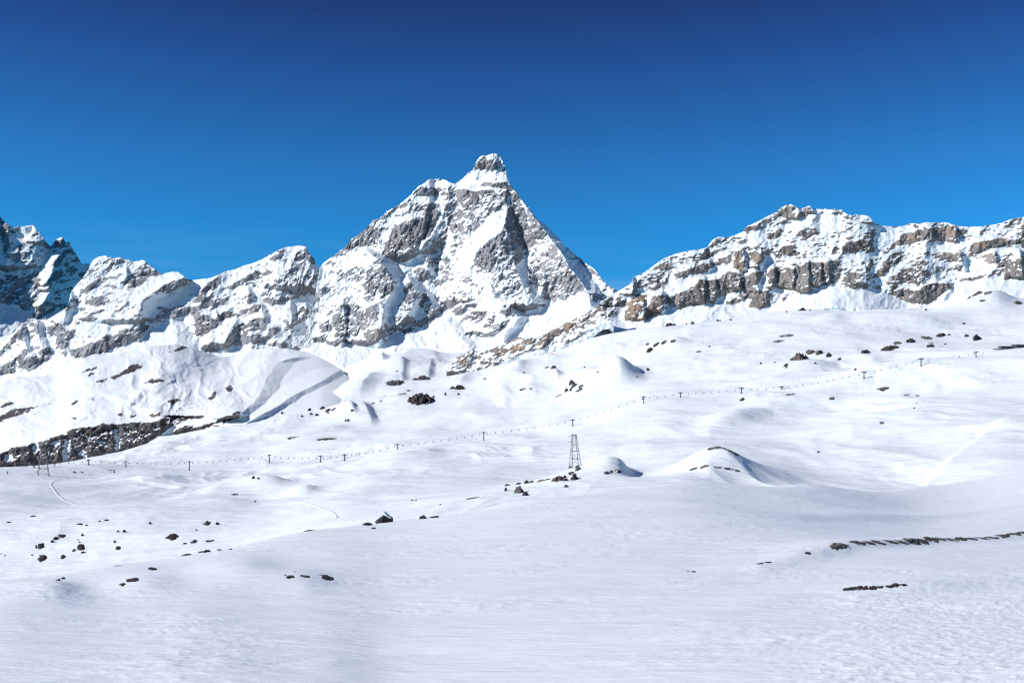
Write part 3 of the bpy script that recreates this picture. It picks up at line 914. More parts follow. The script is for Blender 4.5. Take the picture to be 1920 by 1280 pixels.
# --- the low rocky rib trailing down-left from the cliffs
RIB_SIL = """838,694 846,684 852,674 858,667 870,661 887,654 893,659 905,661 930,651 955,639 975,631 990,633 1000,634 1012,631 1030,621 1050,613 1062,604 1080,595
1100,586 1112,579 1126,572 1134,580 1142,597 1150,606"""
RIB_BOT = """838,696 860,695 880,692 886,700 900,694 915,688 940,681 960,672 985,656 1000,654 1020,651 1035,650 1050,646 1070,640 1085,625 1110,617 1130,602 1142,600 1150,608"""
R = Relief(835, 1153, 555, 705, 2720)
paint(R.rock, R.u0, R.v0, """
0.5: 835,705 835,680 887,650 975,625 1062,598 1128,560 1188,555 1188,600 1130,602 1070,642 985,660 886,704
0.75: 853,680 858,665 875,660 893,655 885,668 870,678
0.85: 850,690 870,682 885,680 880,690 855,694
0.85: 886,697 910,684 935,674 960,668 985,652 960,672 915,689
0.8: 895,680 915,668 935,655 950,650 955,660 930,675 905,684
0.85: 955,655 970,640 985,636 1000,640 985,652 965,665
0.95: 1005,648 1015,632 1030,622 1050,614 1054,625 1035,636 1028,646
0.97: 1054,618 1060,608 1078,604 1076,612 1062,620
0.85: 1085,606 1105,585 1118,578 1118,590 1098,603
0.7: 1070,600 1100,588 1090,600 1075,608
0.2: 960,640 975,634 980,640 965,648
0.25: 905,668 930,655 920,668 905,676
0.15: 1040,632 1060,625 1050,635 1035,642
""")
paint(R.tint, R.u0, R.v0, """
0.35: 835,705 835,650 1188,555 1188,600
0.7: 1005,648 1015,632 1050,614 1054,625 1028,646
1.0: 1055,618 1060,608 1080,603 1076,612 1062,620
0.65: 925,668 940,655 960,650 985,636 1000,640 960,668
""")
R.base(RIB_BOT, RIB_BOT, 2.0, 1.5)
R.d += np.interp(R.U, [838, 1150], [0, -50])
mk = 0.3 + 0.7 * blur(R.rock, 2)
R.rough(14, 22, 16, None, 'r', 1.6, 30)
R.rough(7, 8, 26, mk, 'r', 2.0, 30)
R.rough(3, 3.5, 36, mk, 'f', 2.0, 30)
R.ledges(1.8, 0.88, 0.6)
R.finish('rock_rib', 'low rib of brown and orange rock trailing down to the left from the layered cliffs', RIB_SIL, RIB_BOT, M_CLIFF,
         nang=32, nlam=3.6, nstretch=2.4, seed=45, jag=2.0, back=14, category='rocky ridge', bottom_pad=16)

# --- the white shoulder with a dark cliff band at the lower left
SH_SIL = """-110,756 -60,738 0,718 10,713 20,709 30,706.5 45,707 58,708 66,705 74,705 80,706 85,702 104,699 112,691 120,686 140,680 155,673 170,666 180,663 200,665 220,661 240,655 280,648
330,645 370,655 410,668 442,667 470,656 500,652 540,653 575,660 605,673 640,692 668,725"""
SH_FOOT = '-110,884 0,876 40,873 80,871 125,869 150,861 180,856 210,850 240,845 262,836 285,824 300,815 325,815 355,808 385,801 405,792 425,789 450,786 480,780 560,774 665,766'
R = Relief(-113, 668, 635, 905, 2000)
paint(R.rock, R.u0, R.v0, """
0.96: -113,868 0,850 25,838 50,833 85,822 112,815 125,806 145,802 170,797 195,792 220,795 250,790 285,790 305,782 325,775 345,778 383,780 350,788 325,797 315,802 300,815 285,823 265,836 240,846 222,849 200,851 180,853 165,856 150,861 125,869 80,872 40,873 0,878 -113,886
0.96: 318,815 335,803 350,797 370,800 385,795 400,790 415,785 430,778 445,775 450,780 440,787 420,795 395,802 375,809 350,810 330,814
0.9: 420,786 432,776 446,769 455,771 448,780 432,786
0.3: 112,812 122,806 127,814 118,820
0.25: 120,822 135,822 130,840 128,862 118,866 115,845
0.35: 5,850 20,845 30,860 10,868
0.2: 60,833 72,828 75,846 62,848
0.3: 143,864 148,842 160,840 165,857
0.25: 212,800 222,803 226,846 216,846
0.25: 95,830 112,824 114,834 100,838
0.8: 0,780 20,768 50,764 72,760 60,770 45,775 25,782 0,790
0.7: 0,762 10,755 32,752 25,757 5,764
0.75: -60,790 0,778 12,785 0,795 -60,805
0.85: 205,707 225,699 240,687 255,682 269,686 260,691 245,698 230,704 215,711
0.9: 180,715 195,710 208,710 195,716 182,717
0.75: 152,697 165,690 182,687 180,690 165,697 155,698
0.85: 160,705 170,700 178,700 165,706
0.85: 270,718 285,711 300,709 312,714 300,717 280,719
0.85: 313,750 322,748 338,748 350,750 335,753 325,757 315,756
0.95: 388,747 396,740 402,730 407,735 404,745 395,750
0.85: 422,728 432,722 438,728 432,735 425,733
0.75: 133,757 142,750 148,752 140,758 132,763
0.9: 165,748 175,743 182,745 175,751
0.75: 88,758 100,750 106,748 95,760
0.9: 313,662 325,657 343,648 367,640 368,643 350,652 330,659 318,661
0.75: 336,684 345,680 352,683 342,687
0.75: 370,695 380,692 386,695
0.65: 300,681 312,678 306,683
0.65: 316,682 330,679 322,683
0.7: 283,760 292,756 297,760 288,764
0.7: 324,770 335,765 352,764 345,769 330,772
0.65: 230,786 245,778 262,775 250,784
0.55: 275,780 290,772 305,770 300,780 285,785
0.6: 120,785 135,783 150,780 140,786
0.8: 218,777 228,774 236,778 228,783
0.8: 212,786 222,783 230,786 222,790
""")
fo = R.line(SH_FOOT, 5)[None, :]
hc = np.interp(np.arange(R.w) + R.u0, [-110, 0, 60, 130, 200, 250, 300, 340, 440, 480], [22, 27, 40, 60, 56, 47, 27, 16, 9, 0])
hc = blur1(hc, 10, 0)[None, :]
top = R.line('-110,756 0,718 60,704 104,699 155,673 220,661 280,648 330,645 370,655 410,668 442,667 470,658 500,653 540,652 600,656 665,664', 8)[None, :]
rt = np.interp(np.arange(R.w) + R.u0, [-110, 0, 120, 250, 400, 480, 668], [2800, 2900, 3050, 3300, 3550, 3700, 3800])[None, :]
cv = np.clip(fo - R.V, 0, hc)
tt = np.clip((fo - hc - R.V) / np.maximum(fo - hc - top, 5), 0, 1.15)
R.d = 2000 + 0.45 * R.mpp * cv + (rt - 2030) * (0.55 * tt + 0.45 * tt * tt)
R.d -= 3.2 * np.clip(R.V - fo, 0, None)
R.d += 0.03 * np.clip(R.U - 590, 0, None) ** 2
R.ribs("""
95 0.5 3.0 : 560,668 521,679 513,690 504,702 497,714 493,728 486,742 474,756 460,768 446,780
62 1.1 2.9 : 642,691 606,713 574,729 548,742 524,758 500,772 476,786 452,800
30 0.5 2.2 : 470,702 456,710 458,722 450,733
34 0.6 1.8 : 306,696 314,704 322,716
34 0.6 2.2 : 268,732 255,744 243,758
16 0.4 1.4 : 420,690 432,700 440,712
18 0.5 1.8 : 352,715 356,726 350,738
20 0.5 2.0 : 385,716 398,728 404,745
30 0.6 2.0 : 365,756 378,764 386,778
26 0.5 1.8 : 360,664 366,676 372,690
24 0.6 2.0 : 232,748 236,760 246,774
24 0.6 2.0 : 425,686 430,694 440,702
14 0.5 1.6 : 160,782 140,792 130,800
""", 6)
calm = np.zeros_like(R.d)
poly_fill(calm, R.u0, R.v0, pts('430,812 440,782 470,752 488,715 505,676 570,655 668,660 668,760 560,775 470,800'), 1.0)
sn = sstep(0.0, 0.25, tt) * (1 - 0.85 * blur(calm, 7))
R.d -= sn * 34 * fbm(R.U / 75.0, R.V / 38.0, 2, 61)
R.d -= sn * 48 * (ridged((R.U * 0.6 - R.V) / 60.0 + 0.5 * pn(R.U / 40.0, R.V / 30.0, 66), (R.U + R.V) / 80.0, 3, 62) - 0.5) * (0.45 + 0.75 * sstep(180, 300, R.U)) * sstep(660, 560, R.U)
R.d -= sn * 6 * fbm(R.U / 24.0, R.V / 12.0, 3, 63)
mk = blur(R.rock, 2.5)
R.rough(16, 22, 17, mk, 'r', 1.2, 20)
R.rough(8, 9, 27, mk, 'r', 1.6, 20)
R.rough(3, 4, 37, mk, 'f', 1.6, 20)
R.ledges(1.7, 0.9, 0.5)
R_SH = R
R.finish('hillside', 'white snowy hillside with a dark cliff band along its foot at the lower left', SH_SIL, SH_FOOT, M_DARK,
         nang=22, nlam=4.0, nstretch=2.2, seed=55, jag=0.8, category='hillside', bottom_pad=14, back=30)

# ------------------------------------------------------------------ snow terrain
class Terrain:
    def __init__(self, cols, r0, r1, nr=520, sig_r=7.0, sig_u=3.5, du=12.0):
        """cols: {u: [(distance, height), ...]}"""
        self.lr0, self.lr1, self.nr = math.log(r0), math.log(r1), nr
        lr = np.linspace(self.lr0, self.lr1, nr)
        cu = sorted(cols)
        T = np.array([np.interp(np.exp(lr), [q[0] for q in cols[u]], [q[1] for q in cols[u]]) for u in cu])
        self.us = np.arange(cu[0], cu[-1] + du, du)
        G = np.array([np.interp(self.us, cu, T[:, k]) for k in range(nr)])        # nr x nu
        self.T = blur1(blur1(G, sig_r, 0), sig_u, 1)
        self.du = du
        self.rolls, self.ribs_, self.mounds = [], [], []

    def base(self, u, r):
        y = (np.log(r) - self.lr0) / (self.lr1 - self.lr0) * (self.nr - 1)
        x = (u - self.us[0]) / self.du
        return bilin(self.T, x, y)

    def z(self, u, r):
        u = np.asarray(u, float); r = np.asarray(r, float)
        u, r = np.broadcast_arrays(u, r)
        z = self.base(u, r)
        for (um, rm, h, wl, wr, wf, wb) in self.mounds:
            a = (u - um); b = (r - rm)
            q = (a / np.where(a < 0, wl, wr)) ** 2 + (b / np.where(b < 0, wf, wb)) ** 2
            z = z + h * np.exp(-q)
        for (uu, rr, hh, wf, wb, tl, tr) in self.rolls:
            rc = np.interp(u, uu, rr); h = np.interp(u, uu, hh)
            h = h * sstep(uu[0] - tl, uu[0] + tl, u) * (1 - sstep(uu[-1] - tr, uu[-1] + tr, u))
            b = r - rc
            z = z + h * np.exp(-(b / np.where(b < 0, wf, wb)) ** 2)
        for (rr, uu, h, wl, wr, tp) in self.ribs_:
            uc = np.interp(r, rr, uu)
            hh = h * sstep(rr[0] * (1 - tp), rr[0] * (1 + tp), r) * (1 - sstep(rr[-1] * (1 - tp), rr[-1] * (1 + tp), r))
            a = u - uc
            z = z + hh * np.where(a < 0, np.exp(-(a / wl) ** 2), np.clip(1 - a / wr, 0, 1) ** 1.5)
        return z

    def hit(self, u, v, base_only=False, rmin=None):
        r = np.exp(np.linspace(self.lr0, self.lr1, 2600))
        if rmin:
            r = r[r >= rmin]
        zz = self.base(np.full_like(r, u), r) if base_only else self.z(np.full_like(r, u), r)
        ray = (HZ - v) / F * r
        k = np.nonzero(zz >= ray)[0]
        if len(k) == 0:
            k = [int(np.argmin(np.abs(zz - ray)))]
        return float(r[k[0]])

    def mound(self, u, vb, hpx, wl, wr, wf, wb, rmin=None):
        r = self.hit(u, vb, True, rmin)
        self.mounds.append((u, r, hpx * r / F, wl, wr, wf, wb))

    def roll(self, p, h, wf, wb, tl=40.0, tr=40.0, rmin=None):
        p = pts(p)
        rr = [self.hit(q[0], q[1], True, rmin) for q in p]
        self.rolls.append(([q[0] for q in p], rr, [h] * len(p), wf, wb, tl, tr))

    def rib(self, p, h, wl, wr, tp=0.05):
        p = sorted(pts(p), key=lambda q: q[1])
        self.ribs_.append(([q[1] for q in p], [q[0] for q in p], h, wl, wr, tp))

    def mesh(self, name, label, mat, u0, u1, du, rows, extra, category=None):
        us = np.arange(u0, u1 + du, du)
        Um, Rm = np.meshgrid(us, rows)
        Zm = self.z(Um, Rm)
        X = (Um - CU) / F * Rm
        Zm = Zm + extra(X, Rm, Um)
        return grid_mesh(name, X, Rm, Zm, {}, mat, label, category, flip=True)


RS = [230, 300, 400, 560, 650, 950, 1250, 1400, 1600, 2000, 2500, 3000, 3500, 4200, 4900]
def col(*z):
    return list(zip(RS, z))
MID = Terrain({
    -420: col(-80, -84, -90, -88, -64, -60, -62, -66, -80, -130, -160, -200, -200, -200, -200),
    0: col(-78, -82, -86, -86, -63.8, -64, -66, -70, -86, -112, -140, -170, -170, -170, -170),
    130: col(-76, -80, -83, -82, -63, -64.5, -67, -68.5, -74, -104, -130, -160, -160, -160, -160),
    250: col(-74, -77, -79, -77, -62, -65, -68, -66, -58, -62, -110, -140, -140, -140, -140),
    330: col(-72, -74, -75, -74, -62.5, -66, -69, -67, -50, -36, -70, -110, -110, -110, -110),
    420: col(-68, -70, -71, -70.6, -63.5, -67, -70, -70, -46, -16, 0, 0, 0, 0, 0),
    500: col(-64, -65, -66, -65, -62.8, -68, -71.6, -70.5, -44, 1, 10, 10, 10, 10, 10),
    580: col(-60, -58, -56, -59, -58.5, -61, -61, -54, -32, 8, 30, 40, 60, 90, 100),
    640: col(-56, -53, -50, -54, -55, -55.5, -51, -42, -26, 11, 68, 125, 178, 222, 255),
    750: col(-51, -48, -45, -50, -51, -50, -40, -28.6, -16, 26, 83, 138, 185, 243, 280),
    870: col(-49, -45, -41, -44.2, -46, -47, -32, -21.7, -8, 34, 88, 140, 195, 265, 300),
    930: col(-49, -44, -40, -42.2, -44, -46, -30, -18.9, -4, 42, 116, 165, 215, 280, 320),
    1000: col(-48, -43, -39, -40.5, -42.8, -44, -27, -14.6, 2, 55, 146, 188, 235, 302, 340),
    1060: col(-47, -42, -38, -38.5, -40.8, -38, -17, -3.7, 14, 70, 160, 208, 260, 330, 370),
    1120: col(-47, -42, -37, -37.5, -39.8, -32, -8, 7.4, 28, 90, 186, 250, 290, 380, 400),
    1250: col(-47, -42, -36, -35.2, -37, -18, 10, 30.6, 58, 125, 215, 255, 280, 300, 300),
    1500: col(-47, -43, -40, -41.2, -43, -16, 26, 52.6, 88, 165, 263, 300, 310, 310, 310),
    1750: col(-48, -46, -46, -44.2, -41.5, 2, 57, 78.9, 108, 168, 258, 292, 310, 310, 310),
    1920: col(-48, -46, -44, -36.1, -30.2, 15, 74, 91.1, 114, 174, 284, 330, 340, 340, 340),
    2340: col(-44, -40, -34, -24.6, -16.5, 34, 110, 133.6, 165, 225, 340, 380, 390, 390, 390),
}, 225, 5000)
# knolls (pixel column, foot row, height in px, spread left/right in px, front/back in m)
MID.mound(1162, 716, 31, 75, 34, 80, 110)
MID.mound(1110, 740, 17, 60, 70, 60, 70)
MID.mound(968, 692, 14, 34, 22, 70, 90)
MID.mound(1115, 897, 31, 110, 55, 60, 60)
MID.mound(1158, 895, 22, 40, 22, 40, 50)
MID.mound(1346, 893, 40, 74, 62, 60, 70, 420)
MID.mound(1340, 897, 16, 90, 110, 40, 50, 400)
MID.mound(1440, 897, 16, 60, 70, 50, 50, 420)
MID.mound(500, 918, 24, 62, 44, 40, 45)
MID.mound(572, 928, 13, 40, 24, 30, 35)
MID.mound(640, 878, 5, 20, 14, 16, 20)
MID.mound(300, 905, 7, 60, 26, 40, 50)
MID.mound(420, 945, 10, 60, 50, 40, 40)
MID.mound(800, 672, 12, 50, 60, 120, 140)
MID.mound(980, 735, 9, 60, 30, 90, 90)
MID.mound(1265, 648, 10, 40, 22, 60, 80)
MID.mound(1520, 690, 11, 60, 40, 60, 70)
MID.mound(800, 860, 7, 70, 30, 60, 60)
MID.mound(975, 820, 7, 60, 30, 60, 60)
MID.mound(1040, 790, 8, 70, 40, 70, 70)
MID.mound(1240, 800, 9, 90, 50, 90, 70)
MID.mound(1210, 835, 8, 80, 40, 60, 60)
MID.mound(880, 775, 6, 80, 50, 80, 80)
MID.mound(1860, 548, 28, 60, 40, 160, 160)
MID.mound(1740, 600, 10, 90, 60, 120, 120)
MID.mound(1560, 600, 6, 40, 20, 60, 90)
MID.roll('1330,800 1450,765 1560,738 1640,712 1740,700 1850,690 1980,672', 10.0, 55, 110, 80, 60)

def ribv(p, h, wl, wr, tp=0.04):
    q = pts(p)
    MID.rib(' '.join('%.1f,%.1f' % (a, MID.hit(a, b, True, 900)) for a, b in q), h, wl, wr, tp)
ribv('790,652 770,664 758,678 752,696', 22, 80, 60)
ribv('800,660 812,670 822,684', 12, 45, 30)
ribv('758,691 756,700 754,714', 9, 40, 13)
ribv('809,683 807,692 803,705', 9, 36, 12)
ribv('706,668 712,674 718,684', 16, 30, 16)
ribv('676,760 684,768 696,788', 11, 60, 19)
ribv('650,764 656,770 664,780', 9, 40, 12)
ribv('950,704 975,712 1000,724', 14, 70, 40)
ribv('1030,695 1040,702 1046,714', 14, 40, 16)
ribv('1100,699 1130,706 1165,722', 16, 60, 50)
ribv('700,706 690,720 676,736', 14, 60, 30)
ribv('880,700 870,712 862,724', 10, 60, 30)
ribv('590,812 620,806 640,800', 6, 60, 30)
ribv('900,668 886,676 872,690', 10, 40, 30)
MID.rib('1742,630 1830,735 1960,900', 3.5, 16, 280, 0.12)


def mid_extra(X, Y, U):
    far = sstep(350, 900, Y)
    n = 11.0 * fbm(X / 230.0 + 3, Y / 330.0, 3, 71) * far
    w = 0.6 * pn(X / 120.0, Y / 160.0, 77)
    drift = sstep(-0.15, 0.35, pn(X / 310.0, Y / 420.0, 78))
    n += 5.4 * (ridged(X / 110.0 + w, Y / 170.0 + 0.4 * X / 110.0 + w, 3, 72) - 0.4) * sstep(300, 700, Y) * (0.35 + drift)
    n += 0.35 * fbm(X / 26.0, Y / 55.0, 3, 73)
    n += 0.07 * fbm(X / 7.0, Y / 12.0, 2, 74)
    return n


def rows_for(t, r0, r1, n):
    """distances spaced so that rows fall evenly on the picture of a roughly level field"""
    a = np.linspace(0, 1, n)
    q = (1 - a) * (r0 ** -0.55) + a * (r1 ** -0.55)
    return q ** (-1 / 0.55)


MID.mesh('snowfield', 'wide undulating white snowfield between the near slope and the mountains', M_SNOWF,
         -260, 2180, 2.2, rows_for(MID, 235, 4850, 430), mid_extra, 'snowfield')

# near slope: from under the camera to its own skyline, its right flank falling away from the sun
NCOL = {
    -420: [(70, -17.6), (95, -19.2)],
    0:    [(70, -17.5), (110, -17.9)],
    200:  [(70, -17.7), (135, -19.5)],
    380:  [(70, -17.6), (110, -18.6), (155, -20.3)],
    480:  [(70, -17.8), (110, -19.0), (170, -20.5)],
    560:  [(70, -17.9), (150, -19.9), (190, -20.8)],
    640:  [(70, -18.0), (150, -19.8), (204, -21.6)],
    720:  [(70, -18.38), (150, -20.0), (218, -22.1)],
    800:  [(70, -18.32), (150, -19.7), (230, -22.3)],
    960:  [(70, -18.20), (150, -19.2), (265, -21.7)],
    1100: [(70, -18.10), (150, -19.0), (300, -21.7)],
    1280: [(70, -17.97), (150, -19.0), (250, -20.4), (345, -21.0)],
    1500: [(70, -17.81), (150, -19.5), (250, -23.4), (350, -25.9), (430, -26.2)],
    1700: [(70, -17.66), (150, -19.9), (250, -27.2), (400, -35.2), (530, -34.5)],
    1740: [(70, -17.63), (150, -20.0), (250, -27.8), (400, -36.0), (555, -36.4)],
    1800: [(70, -17.59), (150, -20.2), (250, -28.0), (400, -36.0), (570, -35.6)],
    1860: [(70, -17.54), (150, -20.3), (250, -28.0), (400, -35.4), (590, -33.8)],
    1920: [(70, -17.50), (150, -20.4), (250, -28.0), (400, -34.0), (600, -30.3)],
    2340: [(70, -17.19), (150, -21.0), (250, -29.0), (400, -30.0), (640, -10.0)],
}
CREST, ncols = [], {}
for u, p in NCOL.items():
    r, zc = p[-1]
    CREST.append((u, HZ - zc / r * F, r))
    ncols[u] = [(5.0, p[0][1] + 1.2), (35.0, p[0][1] + 0.3)] + p + [(r + 14, zc - 1.4 - 0.04 * 14), (r + 45, zc - 9), (r + 110, zc - 32), (r + 260, zc - 85), (1100, -240)]
NEAR = Terrain(ncols, 5, 1000, nr=800, sig_r=4.0, sig_u=3.0)
NEAR.mound(560, 1100, 11, 90, 60, 9, 12)
NEAR.mound(100, 1110, 12, 70, 45, 8, 10)
NEAR.mound(270, 1100, 9, 70, 60, 9, 12)
NEAR.mound(450, 1075, 14, 90, 70, 16, 18)
NEAR.roll('1420,1062 1540,1038 1600,1028 1680,1020 1760,1014 1850,1010 1990,1002', 0.8, 8.0, 14.0, 130, 130)
NEAR.roll('1380,1126 1560,1108 1760,1104', 0.3, 5.0, 8.0, 120, 120)
NEAR.roll('1600,1122 1800,1100 2080,1076', 0.5, 5.0, 9.0, 120, 120)
NEAR.roll('1000,985 1500,968 1990,938', 0.7, 16.0, 26.0, 200, 200)
NEAR.roll('700,1005 1150,985 1500,990', 0.45, 16.0, 26.0, 200, 200)


def near_extra(X, Y, U):
    k = sstep(12, 40, Y)
    a = math.radians(14)
    s = X * math.cos(a) + Y * math.sin(a); c = -X * math.sin(a) + Y * math.cos(a)
    n = 0.9 * fbm(X / 75.0, Y / 90.0, 2, 81)
    n += 0.30 * fbm(s / 28.0, c / 9.0, 3, 82) * k
    w = 0.5 * pn(s / 9.0, c / 4.0, 86)
    crust = sstep(-0.05, 0.4, fbm(s / 22.0, c / 13.0, 2, 83))
    n += 0.15 * (ridged(s / 5.5 + w, c / 1.5 + w, 3, 84) - 0.45) * (0.3 + 1.1 * crust)
    band = sstep(0.0, 0.35, fbm(s / 60.0, c / 30.0, 2, 87))
    n += 0.26 * band * (ridged(s / 34.0 + 0.3 * w, c / 2.6 + w, 3, 88) - 0.4) * sstep(60, 120, Y)
    right = sstep(1250, 1750, U) * sstep(150, 95, Y)
    n += right * 0.12 * (ridged(s / 1.7 + w, c / 1.1 + w, 3, 85) - 0.4)
    return n


def near_rows():
    v = np.concatenate([np.linspace(3600, 1330, 60), np.linspace(1328, 960, 250), np.linspace(959, 885, 80)])
    r = 19.0 * F / (v - HZ)
    return np.concatenate([r[r < 345], np.linspace(348, 720, 70)])


NEAR.mesh('snow_slope', 'near slope of wind-crusted white snow filling the bottom of the view', M_SNOWN,
          -220, 2140, 2.4, near_rows(), near_extra, 'snow slope')


def ground_at(u, v):
    """the point of the snow seen at a picture position: near slope first, then the snowfield"""
    cr_v = np.interp(u, [q[0] for q in CREST], [q[1] for q in CREST])
    cr_r = np.interp(u, [q[0] for q in CREST], [q[2] for q in CREST])
    if v >= cr_v - 1.0:
        T, r, ex = NEAR, NEAR.hit(u, max(v, cr_v + 0.5)), near_extra
        r = min(r, cr_r)
    else:
        T, r, ex = MID, MID.hit(u, v, rmin=cr_r + 60), mid_extra
    x = (u - CU) / F * r
    z = float(T.z(u, r)) + float(ex(np.array([x]), np.array([r]), np.array([float(u)]))[0])
    return Vector((x, r, z)), r


def snow_z(x, y, near=False):
    u = CU + F * x / y
    T, ex = (NEAR, near_extra) if near else (MID, mid_extra)
    return float(T.z(u, y)) + float(ex(np.array([x]), np.array([y]), np.array([u]))[0])

# ------------------------------------------------------------------ things
M_STEEL = plain('dark_steel', (0.05, 0.05, 0.055), 0.5, 0.3)
M_GREY = plain('weathered_steel', (0.24, 0.22, 0.215), 0.6, 0.2)
M_CHAIR = plain('chair_black', (0.03, 0.03, 0.035), 0.6)
M_CONC = plain('concrete', (0.22, 0.215, 0.21), 0.85)
M_NET = plain('red_netting', (0.42, 0.13, 0.10), 0.8)
M_CABLE = plain('steel_rope', (0.12, 0.12, 0.13), 0.5, 0.4)
M_PISTE = plain('packed_snow', (0.80, 0.815, 0.84), 0.6)


def rock_material(name, ca, cb, snow_from, snow_to):
    """bare stone with snow lying on whatever faces up"""
    m, ns, ls, b = new_mat(name)
    g = node(ns, 'ShaderNodeNewGeometry')
    n1 = node(ns, 'ShaderNodeTexNoise', Scale=0.9, Detail=5.0, Roughness=0.65)
    n2 = node(ns, 'ShaderNodeTexNoise', Scale=0.35, Detail=5.0, Roughness=0.6)
    ls.new(g.outputs['Position'], n1.inputs['Vector']); ls.new(g.outputs['Position'], n2.inputs['Vector'])
    mx = node(ns, 'ShaderNodeMix', data_type='RGBA')
    mx.inputs[6].default_value = ca; mx.inputs[7].default_value = cb
    cm = node(ns, 'ShaderNodeMapRange')
    cm.inputs['From Min'].default_value = 0.33; cm.inputs['From Max'].default_value = 0.67
    ls.new(n1.outputs[0], cm.inputs['Value']); ls.new(cm.outputs[0], mx.inputs[0])
    sp = node(ns, 'ShaderNodeSeparateXYZ')
    ls.new(g.outputs['Normal'], sp.inputs[0])
    ad = node(ns, 'ShaderNodeMath', operation='MULTIPLY_ADD')
    ad.inputs[1].default_value = 0.9; ad.inputs[2].default_value = -0.45
    ls.new(n2.outputs[0], ad.inputs[0])
    sm = node(ns, 'ShaderNodeMath', operation='ADD')
    ls.new(sp.outputs['Z'], sm.inputs[0]); ls.new(ad.outputs[0], sm.inputs[1])
    mr = node(ns, 'ShaderNodeMapRange', interpolation_type='SMOOTHSTEP')
    mr.inputs['From Min'].default_value = snow_from; mr.inputs['From Max'].default_value = snow_to
    ls.new(sm.outputs[0], mr.inputs['Value'])
    fin = node(ns, 'ShaderNodeMix', data_type='RGBA')
    ls.new(mr.outputs[0], fin.inputs[0]); ls.new(mx.outputs[2], fin.inputs[6])
    fin.inputs[7].default_value = SNOW_RGB
    ls.new(fin.outputs[2], b.inputs['Base Color'])
    b.inputs['Roughness'].default_value = 0.85
    b.inputs['Specular IOR Level'].default_value = 0.15
    bp = node(ns, 'ShaderNodeBump'); bp.inputs['Distance'].default_value = 0.25
    ls.new(n1.outputs[0], bp.inputs['Height']); ls.new(bp.outputs[0], b.inputs['Normal'])
    return m


M_ROCK = rock_material('boulder_stone', (0.022, 0.021, 0.022, 1), (0.085, 0.078, 0.074, 1), 0.93, 1.13)
M_ROCKB = rock_material('brown_stone', (0.06, 0.052, 0.046, 1), (0.19, 0.165, 0.145, 1), 0.92, 1.12)
M_BAND = rock_material('bank_stone', (0.045, 0.04, 0.036, 1), (0.15, 0.132, 0.115, 1), 1.0, 1.25)
M_ROCKD = rock_material('dark_bare_stone', (0.018, 0.017, 0.018, 1), (0.06, 0.055, 0.052, 1), 1.06, 1.3)


def link(name, me, mat=None, parent=None, loc=(0, 0, 0), rot=(0, 0, 0)):
    o = bpy.data.objects.new(name, me)
    COL.objects.link(o)
    if mat is not None and me is not None and len(me.materials) == 0:
        me.materials.append(mat)
    o.location = loc
    o.rotation_euler = rot
    if parent is not None:
        o.parent = parent
    return o


def describe(o, label, category, group=None):
    o['label'] = label
    o['category'] = category
    if group:
        o['group'] = group
    return o


def bm_mesh(name, bm, smooth=False):
    me = bpy.data.meshes.new(name)
    bm.to_mesh(me); bm.free()
    if smooth:
        me.polygons.foreach_set('use_smooth', np.ones(len(me.polygons), bool))
    return me


def add_box(bm, c, s, rz=0.0):
    mat = Matrix.Translation(Vector(c)) @ Matrix.Rotation(rz, 4, 'Z') @ Matrix.Diagonal((s[0], s[1], s[2], 1))
    bmesh.ops.create_cube(bm, size=1.0, matrix=mat)


def add_bar(bm, a, b, r0, r1=None, n=6):
    a, b = Vector(a), Vector(b)
    d = b - a
    if d.length < 1e-6:
        return
    q = d.to_track_quat('Z', 'Y').to_matrix().to_4x4()
    mat = Matrix.Translation((a + b) / 2) @ q
    bmesh.ops.create_cone(bm, cap_ends=True, segments=n, radius1=r0, radius2=r0 if r1 is None else r1, depth=d.length, matrix=mat)


def bar_mesh(name, a, b, r0, r1=None, n=6):
    bm = bmesh.new(); add_bar(bm, a, b, r0, r1, n)
    return bm_mesh(name, bm)


def box_mesh(name, c, s, rz=0.0):
    bm = bmesh.new(); add_box(bm, c, s, rz)
    return bm_mesh(name, bm)


# --- rocks
def rock_lobe(bm, c, sx, sy, sz, rnd, sub):
    g = bmesh.ops.create_icosphere(bm, subdivisions=sub, radius=1.0)
    vs = g['verts']
    co = np.array([v.co[:] for v in vs])
    s = rnd.random() * 200
    n = fbm(co[:, 0] * 1.3 + s, co[:, 1] * 1.3 + co[:, 2] * 1.1 + s, 3, 3)
    co = co * (1 + 0.38 * n)[:, None]
    for _ in range(6):                               # broken faces
        d = Vector((rnd.uniform(-1, 1), rnd.uniform(-1, 1), rnd.uniform(-0.3, 1))).normalized()
        k = np.array(d[:]); lim = rnd.uniform(0.45, 0.8)
        e = co @ k
        co = co - np.clip(e - lim, 0, None)[:, None] * k * 0.92
    for v, p in zip(vs, co):
        v.co = (c[0] + p[0] * sx, c[1] + p[1] * sy, c[2] + p[2] * sz)


ROCK_RND = random.Random(11)


